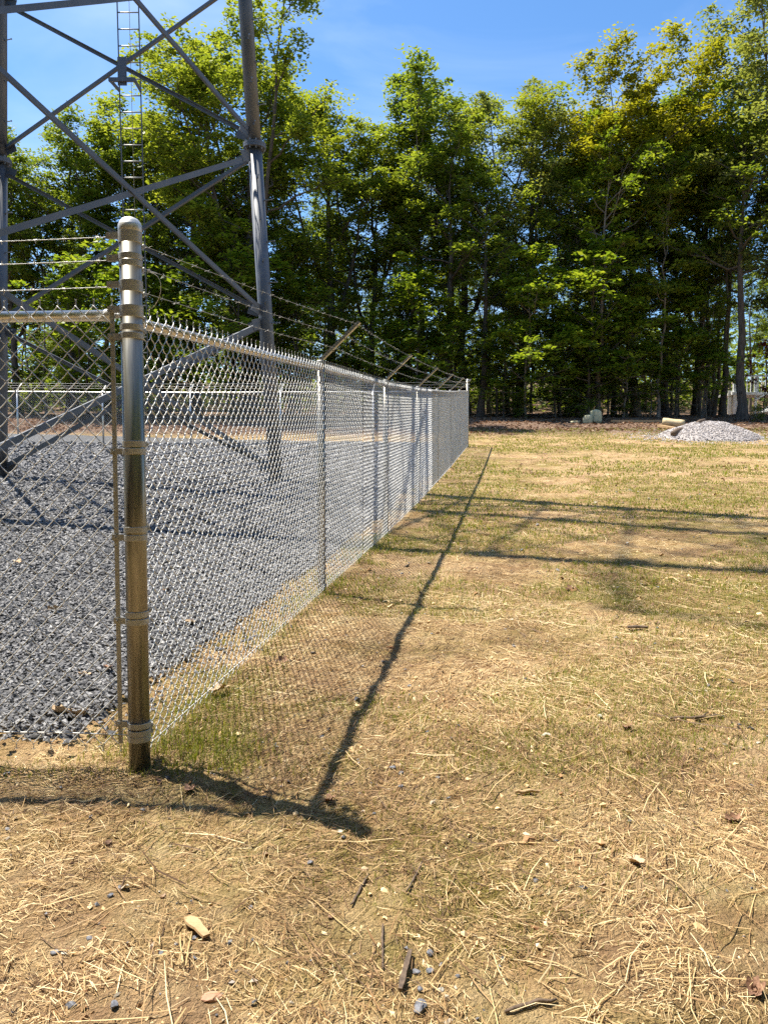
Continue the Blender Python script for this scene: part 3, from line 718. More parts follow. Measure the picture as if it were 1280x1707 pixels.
# ---------------------------------------------------------------- lattice tower
TC = np.array((-5.22, 13.66)); TZ = 1.05; TH = 36.6
def trad(h): return 3.40-.058*h
TANG = {'R': R(23), 'L': R(141), 'T': R(260.5)}
def tp(leg, z, dr=0):
    h = z-TZ; r = trad(h)+dr; a = TANG[leg]; return np.array((TC[0]+r*math.cos(a), TC[1]+r*math.sin(a), z))
tower = empty('lattice_tower', (TC[0], TC[1], float(ground_z(*TC)))); OT = np.array(tower.location)
tag(tower, 'grey three legged steel lattice tower standing on the gravel behind the fence', 'tower')
def tpart(mb, name, mat=M_tower, parent=tower, smooth=False, label=None):
    o = link(name, mb.mesh(name, mat, smooth, origin=OT), parent)
    if label: o['label'] = label
    return o
def lrad(h): return .134-.0008*h
SEC = 6.1; FL0 = 7.44
flz = [FL0+SEC*k for k in range(0, 5)]
for leg in 'RLT':
    zs = [TZ+.10]+flz+[TZ+TH]
    for a, b in zip(zs[:-1], zs[1:]):
        r = lrad(a-TZ); mb = MB(); mb.tube([tp(leg, a), tp(leg, b)], r, 24)
        lg = tpart(mb, 'leg', smooth=True)
        if b < 20:
            # step bolts up the leg, alternating sides
            for i_, z in enumerate(np.arange(a+.35, b-.3, .38)):
                q = tp(leg, z); ang = (R(-20) if i_ % 2 else R(-75)); d = np.array((math.cos(ang), math.sin(ang), 0))
                mb = MB(); mb.tube([q+d*(r-.01), q+d*(r+.155)], .009, 6); mb.tube([q+d*(r+.15), q+d*(r+.165)], .016, 6)
                mb.tube([q+d*r, q+d*(r+.02)], .018, 6)
                link('step_bolt', mb.mesh('step_bolt', M_bolt, False, origin=OT), lg)
    for z in flz:
        q = tp(leg, z); r = lrad(z-TZ)
        mb = MB(); mb.lathe((q[0], q[1], z-.045), [(r-.01, 0), (r+.085, 0), (r+.085, .04), (r+.082, .042), (r+.082, .048), (r+.085, .05), (r+.085, .09), (r-.01, .09)], 24)
        fl = tpart(mb, 'flange')
        mb = MB()
        for k in range(10):
            a = k/10*2*pi; c = np.array((q[0]+(r+.052)*math.cos(a), q[1]+(r+.052)*math.sin(a), z)); mb.tube([c-np.array((0, 0, .085)), c+np.array((0, 0, .085))], .014, 6)
        link('bolts', mb.mesh('bolts', M_bolt, False, origin=OT), fl)
    # footing
    q = tp(leg, TZ+.1); g = float(ground_z(q[0], q[1]))
    mb = MB(); mb.box((q[0], q[1], TZ+.085), (.62, .62, .04), TANG[leg])
    bp = tpart(mb, 'base_plate')
    mb = MB(); mb.lathe((q[0], q[1], g-.2), [(.50, 0), (.50, TZ+.035-g+.2-.02), (.48, TZ+.035-g+.2), (.0001, TZ+.035-g+.2)], 28); tpart(mb, 'concrete_footing', M_conc)
    mb = MB()
    for k in range(6):
        a = k/6*2*pi; c = np.array((q[0]+.23*math.cos(a), q[1]+.23*math.sin(a), 0)); mb.tube([c+(0, 0, TZ+.03), c+(0, 0, TZ+.19)], .016, 6)
    link('anchor_bolts', mb.mesh('anchor_bolts', M_bolt, False, origin=OT), bp)
def angle_bar(p0, p1, outw, wd=.085, t=.010):
    """steel angle: one leg flat to the face, the other standing out"""
    mb = MB(); o = np.asarray(outw, float)
    mb.bar(p0, p1, wd, t, o)
    mb.bar(p0, p1, t, wd*.55, o, off=(-wd/2+t/2+.001, -wd*.275-t/2-.001))
    return mb
nodes = [TZ+.36, 4.30]; z = FL0
lv = [(TZ+.32, 4.18), (4.36, FL0-.17)]
for k in range(5):
    lv += [(FL0+SEC*k+.18, FL0+SEC*k+SEC/2-.06), (FL0+SEC*k+SEC/2+.06, FL0+SEC*(k+1)-.16 if k < 4 else TZ+TH-.1)]
faces = (('L', 'R'), ('R', 'T'), ('T', 'L'))
for a, b in faces:
    m = (tp(a, 5)+tp(b, 5))/2; out = np.array((m[0]-TC[0], m[1]-TC[1], 0)); out /= np.linalg.norm(out)
    for i_, (z0, z1) in enumerate(lv):
        wd = max(.045, .092-.0035*i_)
        for (p, q, off) in ((a, b, -.012 if a == 'L' else .012), (b, a, .012 if a == 'L' else -.012)):
            A, B = tp(p, z0-(.15 if p == 'T' and i_ > 1 else 0)), tp(q, z1-(.12 if p == 'T' and i_ > 1 else 0)); d = (B-A)/np.linalg.norm(B-A); d2 = np.array((d[0], d[1], 0)); d2 /= np.linalg.norm(d2)
            o_ = out*off
            tpart(angle_bar(A+d*(lrad(z0-TZ)+.05)+o_, B-d*(lrad(z1-TZ)+.05)+o_, out, wd*(1.08 if (p, q) in (('L', 'R'), ('T', 'R')) else .85)), 'brace')
        for p, q in ((a, b), (b, a)):                                  # gusset plates welded to the leg
            for z, w_ in ((z0, .10), (z1, -.10)):
                g0 = tp(p, z); e = tp(q, z)-g0; e /= np.linalg.norm(e); r = lrad(z-TZ)
                mb = MB(); mb.bar(g0+e*(r-.01)+(0, 0, w_*.3), g0+e*(r+.20)+(0, 0, w_*1.0), .012, .20, (0, 0, 1)); 
                tpart(mb, 'gusset_plate')
# ladder inside the face between the two back legs
LX0 = at(197.5, 0, 15.25); LX1 = at(233, 0, 15.25)
lz0 = 2.0; ltop = 36.0
xl0 = at(208, 340, 15.25)[0]; xr0 = at(239, 340, 15.25)[0]; zA = at(208, 340, 15.25)[2]; zB = LX0[2]
cxa = (LX0[0]+LX1[0])/2; hw = (LX1[0]-LX0[0])/2
ladder_c = lambda z: np.array((cxa+(z-12)*.000, 15.25-(z-8)*.028, z))
mb = MB()
lad = None
for sg in (-1, 1):
    mb = MB(); mb.bar(ladder_c(lz0)+(sg*hw, 0, 0), ladder_c(ltop)+(sg*hw, 0, 0), .012, .045, (0, 1, 0))
    if lad is None: lad = tpart(mb, 'ladder')
    else: link('side_rail', mb.mesh('side_rail', M_tower, False, origin=OT), lad)
rz = np.arange(lz0+.15, ltop, .3048); mbr = MB()
for z in rz:
    if z < 12.5:
        mb = MB(); c = ladder_c(z); mb.tube([c-(hw, 0, 0), c+(hw, 0, 0)], .012, 6); link('rung', mb.mesh('rung', M_galv, True, origin=OT), lad)
    else: c = ladder_c(z); mbr.tube([c-(hw, 0, 0), c+(hw, 0, 0)], .012, 5)
o = link('rung', mbr.mesh('rung', M_galv, True, origin=OT), lad); o['kind'] = 'stuff'
mb = MB(); mb.tube([ladder_c(lz0)+(.04, -.05, 0), ladder_c(ltop)+(.04, -.05, 0)], .005, 5); link('safety_cable', mb.mesh('safety_cable', M_galv, True, origin=OT), lad)
for zc in (FL0+SEC/2-.03-.0, FL0+SEC*1.5, FL0+SEC*2.5, FL0+SEC*3.5):
    zc = zc-1.45+.0 if False else zc
# bracket hung from the brace crossing, carrying the ladder
for zx in (at(203, 108, 15.05)[2],):
    c = np.array((*at(203, 0, 15.05)[:2], zx)); c[1] = 14.98
    mb = MB(); mb.box((c[0]+.02, c[1]-.03, zx-.17), (.17, .012, .52))
    br = tpart(mb, 'ladder_bracket')
    zz = at(203, 138, 15.05)[2]; lc = ladder_c(zz)
    mb = MB(); mb.box((c[0]+.02, c[1]-.045, zz), (.50, .05, .07)); 
    mb.bar((c[0]-.21, c[1]-.02, zz), (lc[0]-hw, lc[1], zz-.06), .04, .05); mb.bar((c[0]+.25, c[1]-.02, zz), (lc[0]+hw, lc[1], zz-.06), .04, .05)
    link('bracket_arm', mb.mesh('bracket_arm', M_tower, False, origin=OT), br)
# side arm antenna high on the tower (above the frame; its shadow falls on the clearing)
hz = 19.3; q = tp('T', hz); dv = np.array((-.24, -.97, 0)); ant = empty('side_arm_antenna', q); OA = q
tag(ant, 'side arm antenna with folded dipoles high on the tower leg nearest the camera', 'antenna')
mb = MB(); mb.tube([q+dv*.1, q+dv*2.0], .030, 10); mb.tube([q+dv*.1+(0, 0, -.6), q+dv*1.7], .022, 8); link('arm', mb.mesh('arm', M_galv, True, origin=OA), ant)
mb = MB(); e = q+dv*1.95; mb.tube([e-(0, 0, .5), e+(0, 0, 3.2)], .030, 10); link('mast', mb.mesh('mast', M_galv, True, origin=OA), ant)
for k in range(4):
    mb = MB(); z = .2+k*.8; a_ = np.linspace(0, 2*pi, 20)
    mb.tube([e+np.array((.16*math.cos(t)+.17, 0, z+.28*math.sin(t))) for t in a_], .014, 6); link('dipole', mb.mesh('dipole', M_galv, True, origin=OA), ant)
for k in range(9):
    mb = MB(); c = q+dv*(.5+k*.17); mb.tube([c+np.array((-.2, .05, -.12)), c+np.array((.2, -.05, .12))], .022, 6); link('element', mb.mesh('element', M_galv, True, origin=OA), ant)

# ---------------------------------------------------------------- small things lying about
def rock(name, px, py, size, mat, label, cat='stone', flat=.55, seed=1, group=None, yaw=0, asp=.75):
    import bmesh
    p = hit(px, py); rg = np.random.default_rng(seed); bm = bmesh.new(); bmesh.ops.create_icosphere(bm, subdivisions=2, radius=1)
    cuts = rg.normal(0, 1, (7, 3)); cuts /= np.linalg.norm(cuts, axis=1)[:, None]
    for v in bm.verts:
        c = np.array(v.co)
        for q in cuts:
            e = c@q
            if e > .62: c = c-q*(e-.62)
        v.co = (c[0]*size, c[1]*size*asp, c[2]*size*flat)
    me = bpy.data.meshes.new(name); bm.to_mesh(me); bm.free(); me.materials.append(mat)
    o = link(name, me, None, (p[0], p[1], p[2]+size*flat*.35), yaw)
    return tag(o, label, cat, group)
def stick(name, a, b, r, mat, label, cat='twig', sides=7, wob=.12, seed=0, fork=False):
    A, B = hit(*a), hit(*b); rg = np.random.default_rng(seed); L_ = np.linalg.norm(B-A); n = 9
    t = np.linspace(0, 1, n)[:, None]; P = A*(1-t)+B*t; nrm = np.array((-(B-A)[1], (B-A)[0], 0))/L_
    P = P+nrm*(np.cumsum(rg.normal(0, wob*L_/n, n))[:, None]); P[:, 2] = ground_fine(P[:, 0], P[:, 1])+r*1.2+.003
    mb = MB(); mb.tube(P, r*np.array([.6, .9, 1, 1.1, 1, 1.05, .9, .8, .45]), sides)
    if fork:
        q = P[5]; e = q+(B-A)/L_*L_*.2+nrm*L_*.14; e[2] = q[2]+.01; mb.tube([q, (q+e)/2+(0, 0, .004), e], [r*.6, r*.45, r*.2], 5)
    o = link(name, mb.mesh(name, mat, True, origin=A), None, tuple(A)); return tag(o, label, cat)
def chip(name, a, b, wd, th, mat, label, cat):
    A, B = hit(*a), hit(*b); A = A+(0, 0, th+.004); B = B+(0, 0, th+.006)
    d = B-A; n = np.array((-d[1], d[0], 0)); n /= np.linalg.norm(n); mb = MB(); T = np.linspace(0, 1, 6); rg = np.random.default_rng(len(label))
    V = []
    for t in T:
        w_ = wd/2*(.75+.5*rg.random()) if 0 < t < 1 else wd/2*.7
        c = A+d*t+(0, 0, .004*math.sin(t*3)); V += [c-n*w_, c+n*w_, c+n*w_*.9+(0, 0, th), c-n*w_*.9+(0, 0, th)]
    Q = []
    for i_ in range(5):
        for k in range(4): Q.append((i_*4+k, i_*4+(k+1) % 4, (i_+1)*4+(k+1) % 4, (i_+1)*4+k))
    Q += [(0, 3, 2, 1), (20, 21, 22, 23)]
    mb.add(V, Q); return tag(link(name, mb.mesh(name, mat, False, origin=A), None, tuple(A)), label, cat)
def leaf(px, py, size, mat, label, yaw=0, curl=.35, seed=0, lobes=5, lift=.0, group=None):
    """a lobed dead leaf, curled"""
    p = hit(px, py); rg = np.random.default_rng(seed); n = 30
    out = []
    for k in range(n):
        a = k/n*2*pi; rr = .62+.38*abs(math.cos(a*lobes/2))**.7; rr *= 1+.1*rg.normal(); out.append((rr*math.cos(a), rr*.72*math.sin(a)))
    V = []; rings = 4
    for i_ in range(1, rings+1):
        for x, y in out:
            x_, y_ = x*i_/rings, y*i_/rings
            V.append((x_, y_, curl*(x_*x_*.4+y_*y_*1.4)+.10*math.sin(4*x_+seed)*curl+.04*rg.normal()*i_/rings))
    V.append((0, 0, 0)); V = np.array(V)*size; Q = [(i_*n+j, i_*n+(j+1) % n, (i_+1)*n+(j+1) % n, (i_+1)*n+j) for i_ in range(rings-1) for j in range(n)]
    T = [(rings*n, j, (j+1) % n) for j in range(n)]
    mb = MB(); mb.add(V, Q, T)
    mb.tube([(-.6*size, 0, .012*size), (-1.15*size, .05*size, .06*size), (-1.5*size, .1*size, .02*size)], [.02*size, .016*size, .014*size], 4)
    o = link('dead_leaf', mb.mesh('dead_leaf', mat, True), None, (p[0], p[1], p[2]+.004+size*.08+lift), yaw)
    o.rotation_euler = (rg.normal(0, .18), rg.normal(0, .18), yaw)
    return tag(o, label, 'leaf', group)
chip('wood_chip', (313, 1537), (345, 1570), .030, .006, M_wood, 'flat tan splinter of wood lying in the straw lower left', 'wood chip')
rock('flat_stone', 354, 1668, .028, M_redstone, 'reddish brown flat stone near the bottom edge, left of centre', flat=.4, seed=4)
chip('bark_strip', (684, 1592), (667, 1662), .014, .006, M_twig, 'dark upright strip of bark beside a cluster of stones at bottom centre', 'bark')
stick('twig', (638, 1545), (638, 1620), .0032, M_twig, 'straight dark twig pointing away, left of the dark bark strip', seed=2, wob=.03)
stick('twig', (842, 1697), (925, 1668), .0055, M_twig, 'thick dark twig at the bottom edge right of centre', seed=3)
stick('twig', (584, 1512), (612, 1462), .0040, M_twig, 'pale brown slanting twig just above the straight dark twig', seed=4)
stick('twig', (676, 1490), (702, 1440), .0035, M_twig, 'brown forked twig slanting up below the shadow tip', seed=5, fork=True)
chip('bark_chunk', (1045, 1051), (1079, 1052), .035, .012, M_twig, 'short dark brown chunk of bark on open straw right of the fence shadow', 'bark')
stick('twig', (1115, 1203), (1205, 1198), .007, M_twig, 'long dark twig lying crosswise at the right', seed=6, fork=True)
stick('twig', (858, 1325), (897, 1325), .0065, M_wood, 'short pale stick lying crosswise right of the stone cluster', seed=7, wob=.05)
leaf(950, 984, .050, M_leafbrown, 'dark brown curled leaf on the straw beyond the dark bark chunk', .4, .7, 1)
leaf(1046, 1214, .038, M_leafbrown, 'brown folded leaf lying above the long crosswise twig\'s left end', 1.2, .7, 2)
leaf(1058, 1440, .030, M_leaftan, 'pale crumpled leaf on mossy ground at right', 2.2, .8, 3)
leaf(1222, 1370, .030, M_leafbrown, 'mauve brown crumpled leaf near the right edge', .2, .8, 4)
leaf(1258, 1655, .032, M_leafbrown, 'dark crumpled leaf in the bottom right corner', 1.0, .9, 5)
leaf(550, 1337, .026, M_leafbrown, 'small reddish leaf in the crook of the two fence shadows', .7, .8, 6)
leaf(365, 1160, .060, M_leaftan, 'pale tan dead leaf on the grass tuft beside the fence', .6, .7, 7, lift=.02)
leaf(318, 1318, .032, M_leafbrown, 'brown leaf lying in the shadow just right of the corner post', 1.4, .6, 8)
leaf(118, 1206, .085, M_leaftan, 'large curled brown leaf at the gravel edge under the left fence', .1, 1.0, 9, lobes=2, lift=.02)
leaf(92, 1028, .055, M_leaftan, 'yellow leaf lying on the gravel left of the corner post', .3, .6, 10, lift=.045)
leaf(142, 1142, .036, M_leaftan, 'small golden leaf on the gravel near the tension bar', .9, .6, 11, lift=.045)
leaf(180, 1130, .036, M_leafbrown, 'small dark red leaf on the gravel beside the tension bar', 2.0, .7, 12, lift=.045)
leaf(29, 947, .050, M_leaftan, 'tan leaf on the gravel farther back at the far left', 2.5, .6, 13, lift=.045)
leaf(278, 995, .040, M_leafbrown, 'reddish leaf on the gravel seen through the mesh right of the post', 1.5, .6, 14, lift=.045)
leaf(318, 1050, .036, M_leaftan, 'pale leaf on the gravel seen through the mesh, nearest the grass edge', .5, .6, 15, lift=.045)
leaf(470, 1105, .045, M_leafbrown, 'brown leaf beside the fence foot on the field side', 1.1, .7, 16)
rock('stone', 910, 1228, .024, M_palestone, 'pale whitish stone standing out of the moss at centre right', flat=.7, seed=8)
rock('stone', 567, 1387, .011, M_palestone, 'small white oval stone at the tip of the post shadow', flat=.5, seed=9)
rock('stone', 573, 1397, .010, M_greystone, 'small grey stone touching the white oval stone', flat=.6, seed=10)
for k, (x, y, s, m, lb) in enumerate(((655, 1281, .018, M_greystone, 'blue grey stone, leftmost of the cluster beyond the shadow tip'), (668, 1290, .016, M_greystone, 'blue grey stone, middle of the cluster beyond the shadow tip'),
        (667, 1277, .012, M_palestone, 'pale stone, farthest of the cluster beyond the shadow tip'), (668, 1312, .013, M_greystone, 'grey stone, nearest of the cluster beyond the shadow tip'),
        (729, 1297, .012, M_greystone, 'grey stone alone right of the stone cluster'), (624, 1357, .010, M_greystone, 'grey chip right of the shadow tip'), (606, 1353, .009, M_palestone, 'pale chip right beside the shadow tip'),
        (518, 1441, .013, M_greystone, 'dark grey stone below the post shadow tip'), (185, 1494, .013, M_greystone, 'blue grey stone among straw at the left'),
        (200, 1480, .009, M_greystone, 'small grey chip touching the blue grey stone at the left'), (93, 1589, .014, M_greystone, 'dark stone near the left edge below the other chips'),
        (268, 1592, .011, M_greystone, 'dark blue chip left of the tan wood splinter'), (150, 1566, .015, M_greystone, 'flat slate coloured chip at lower left'),
        (324, 1565, .012, M_greystone, 'dark chip tucked against the tan wood splinter'), (295, 1575, .008, M_greystone, 'narrow dark chip between splinter and blue chip'),
        (418, 1515, .010, M_greystone, 'grey chip right of the tan wood splinter'), (190, 1678, .015, M_greystone, 'grey chip at the bottom edge, right one of a pair'),
        (120, 1678, .016, M_greystone, 'grey purple stone at the bottom edge, left one of a pair'), (716, 1592, .014, M_greystone, 'black stone right of the dark bark strip'),
        (694, 1622, .013, M_greystone, 'slate chip at the foot of the dark bark strip'), (716, 1622, .014, M_greystone, 'slate chip below the black stone'),
        (701, 1653, .012, M_greystone, 'rounded grey stone below the bark strip'), (733, 1652, .012, M_palestone, 'light grey stone near the bottom, right of the rounded one'),
        (700, 1682, .026, M_greystone, 'broad rough grey stone at the bottom edge centre'), (763, 1628, .009, M_greystone, 'tiny purple grey stone right of the cluster'),
        (893, 1470, .013, M_greystone, 'grey stone at mid right in the lower foreground'), (1168, 1250, .012, M_greystone, 'blue chip near the long crosswise twig at right'),
        (608, 1450, .014, M_leaftan, 'tan clod left of the forked twig'), (1000, 1195, .016, M_palestone, 'pale stone in a gritty patch at centre right'))):
    rock('stone', x, y, s, m, lb, seed=20+k, yaw=k*1.3, flat=.5)

# crushed stone pile at the right, edge of the wood
PC = at(1197, 735, 27.8); pc = np.array((PC[0], 28.6)); pz0 = float(ground_z(*pc)); 
def pile_h(x, y):
    dx, dy = (x-pc[0])/1.8, (y-pc[1])/1.5; r = np.sqrt(dx*dx+dy*dy)+.18*(fbm(x*1.1, y*1.1, 2, 5)-.5)
    return np.clip((1-r)*1.5, 0, 1)**.75*.52*(1+.25*(fbm(x*1.7, y*1.7, 3, 6)-.5))
nn = 60; xg, yg = np.meshgrid(np.linspace(-2.9, 2.9, nn)+pc[0], np.linspace(-2.1, 2.1, nn)+pc[1])
zg = ground_z(xg, yg)+pile_h(xg, yg)-.06*(pile_h(xg, yg) < .01)
i = np.arange(nn-1)[:, None]*nn; j = np.arange(nn-1)[None, :]; Q = np.stack([i+j, i+j+1, i+nn+j+1, i+nn+j], -1).reshape(-1, 4)
M_pile = tone_mat('pale_crushed_stone', [(0, (.25, .22, .205)), (.5, (.46, .42, .40)), (1, (.68, .64, .62))], .8)
pile = empty('gravel_pile', (pc[0], pc[1], pz0)); tag(pile, 'low heap of pinkish grey crushed stone at the right edge of the clearing', 'gravel pile')
link('heap', mesh_np('heap', np.stack([xg, yg, zg], -1).reshape(-1, 3)-np.array(pile.location), [Q], plain('heap_fines', (.28, .25, .23), (.44, .40, .38), 14), smooth=True), pile)
rg = np.random.default_rng(71); n = 9000; x = rg.normal(-.05, 1, n)*1.35+pc[0]; y = rg.normal(0, 1.05, n)+pc[1]; h = pile_h(x, y); k = (h > .01) | (rg.random(n) < .35)
x, y, h = x[k], y[k], h[k]; s_ = rg.uniform(.02, .05, len(x)); o = stones('heap_stones', x-pc[0], y-pc[1], ground_z(x, y)+h-pz0+.005, s_, M_pile, rg.beta(2, 2, len(x)), .8, .6, 72); o.parent = pile; o['kind'] = 'stuff'
# timber by the wood edge
def log(a, b, r, mat, name, label, cat, sides=14, sq=False, lift=0):
    A, B = np.array(a, float), np.array(b, float)
    A[2] = ground_z(A[0], A[1])+r*.9+lift; B[2] = ground_z(B[0], B[1])+r*.9+lift
    mb = MB()
    if sq: mb.bar(A, B, r*3.2, r*1.6)
    else: t = np.linspace(0, 1, 7)[:, None]; P = A*(1-t)+B*t; mb.tube(P, r*np.array([.97, 1.04, 1, .96, 1, 1.03, .98]), sides)
    return tag(link(name, mb.mesh(name, mat, not sq, origin=A), None, tuple(A)), label, cat)
a = at(1104, 702, 33); b = at(1140, 703, 32.6); log(a, b, .17, M_log, 'log', 'pale peeled log lying behind the heap of crushed stone', 'log')
a = at(1018, 705, 34.5); b = at(1100, 704, 34.5); log(a, b, .07, M_wood, 'timber_beam', 'long thin timber lying on the leaf litter left of the peeled log', 'timber', sq=True)
a = at(1098, 706, 32.6); b = at(1138, 711, 30.8); log(a, b, .06, M_wood, 'plank', 'short slanting plank in front of the peeled log', 'plank', sq=True)
A_ = np.array((at(1118, 715, 28.2)[0], 28.0, 0)); B_ = np.array((at(1172, 700, 28.8)[0], 28.8, 0))
for q_ in (A_, B_): q_[2] = ground_z(q_[0], q_[1])+pile_h(q_[0], q_[1])+.09
mb = MB(); t = np.linspace(0, 1, 8)[:, None]; P = A_*(1-t)+B_*t; P[:, 2] += .05*np.sin(t[:, 0]*9); P[:, 1] += .1*np.sin(t[:, 0]*5); mb.tube(P, np.linspace(.11, .05, 8), 9); e_ = P[3]; mb.tube([e_, e_+(.2, -.4, -.12), e_+(.35, -.75, -.2)], [.05, .04, .02], 6)
tag(link('fallen_limb', mb.mesh('fallen_limb', M_twig, True, origin=A_), None, tuple(A_)), 'dark fallen limb lying over the left end of the crushed stone heap', 'branch')
def block(px, py, Y, sz, label, rz):
    p = at(px, py, Y); z = float(ground_z(p[0], Y)); import bmesh
    bm = bmesh.new(); bmesh.ops.create_icosphere(bm, subdivisions=2, radius=1)
    rg = np.random.default_rng(int(px))
    for v in bm.verts:
        c = np.array(v.co); c = np.sign(c)*np.abs(c)**.55; v.co = tuple(c*np.array(sz)/2*(1+.06*rg.normal()))
    me = bpy.data.meshes.new('block'); bm.to_mesh(me); bm.free(); me.materials.append(M_mosslog)
    return tag(link('cut_block', me, None, (p[0], Y, z+sz[2]*.45), rz), label, 'log block')
block(993, 700, 34.4, (.48, .42, .62), 'upright mossy cut block of wood beside the pale trunk', .4)
block(979, 706, 34.0, (.40, .36, .42), 'smaller mossy cut block lower left of the upright one', 1.0)
block(958, 707, 34.2, (.42, .2, .12), 'flat pale chunk of wood at the end of the row of cut blocks', .2)

# white timber deck with stairs beyond the trees at far right
DY = 47.0; d0 = at(1222, 688, DY); dz = float(ground_z(d0[0], DY)); deck = empty('white_deck', (d0[0], DY, dz)); tag(deck, 'white timber deck with zigzag stair rails seen through the trees at far right', 'deck')
def dp(name, f, n=1):
    mb = MB(); f(mb); return link(name, mb.mesh(name, M_white, False), deck)
for k in range(5): dp('post', lambda mb: mb.box((k*1.3, 0, 1.2), (.14, .14, 2.4)))
dp('platform', lambda mb: mb.box((2.6, .9, 1.30), (5.6, 2.2, .16)))
dp('hand_rail', lambda mb: mb.box((2.6, -.09, 2.36), (5.5, .06, .10)))
for k in range(24): dp('baluster', lambda mb: mb.box((.1+k*.22, -.05, 1.85), (.04, .04, .94)))
for k in range(3): dp('stair_stringer', lambda mb: mb.bar((1.4+k*.02, -.2-k*.5, 0.05), (3.4, -.2-k*.5, 1.3), .06, .22))
dp('stair_rail', lambda mb: mb.bar((1.2, -.2, .9), (3.4, -.2, 2.2), .07, .09)); dp('stair_rail', lambda mb: mb.bar((3.4, -1.3, 2.2), (5.2, -1.3, .9), .07, .09))
for k in range(7): dp('tread', lambda mb: mb.box((1.55+k*.28, -.7, .12+k*.18), (.28, 1.1, .04)))
for k in range(9): dp('skirt_board', lambda mb: mb.box((-.3+k*.09, .05, .75), (.075, .03, 1.5-.02*k)))

# ---------------------------------------------------------------- trees
def leaf_mesh(name, C_, spread, per, size, mat, rg, flat=.45):
    """C_ clump centres (n,3); leaves as small folded rhombi"""
    n = len(C_); P = np.repeat(C_, per, 0); sp = np.repeat(spread, per)[:, None]
    off = rg.normal(0, 1, P.shape); off /= np.linalg.norm(off, axis=1)[:, None]+1e-6; off *= rg.random((len(P), 1))**.45*1.1
    off[:, 2] *= flat; off[:, 2] -= .25*(off[:, 0]**2+off[:, 1]**2)
    P = P+off*sp
    m = len(P); s = size*rg.uniform(.6, 1.3, m)
    base = np.array([(-1, 0, 0), (0, -.52, -.12), (1, 0, -.28), (0, .52, -.12)])
    v = base[None]*s[:, None, None]
    v = np.einsum('nij,nkj->nki', rotmats(m, rg, .95), v)+P[:, None, :]
    tone = np.clip(np.repeat(rg.normal(.5, .2, n), per)+rg.normal(0, .17, m), 0, 1)
    F_ = np.arange(m*4).reshape(-1, 4)
    return mesh_np(name, v.reshape(-1, 3), [F_], mat, np.repeat(tone, 4))
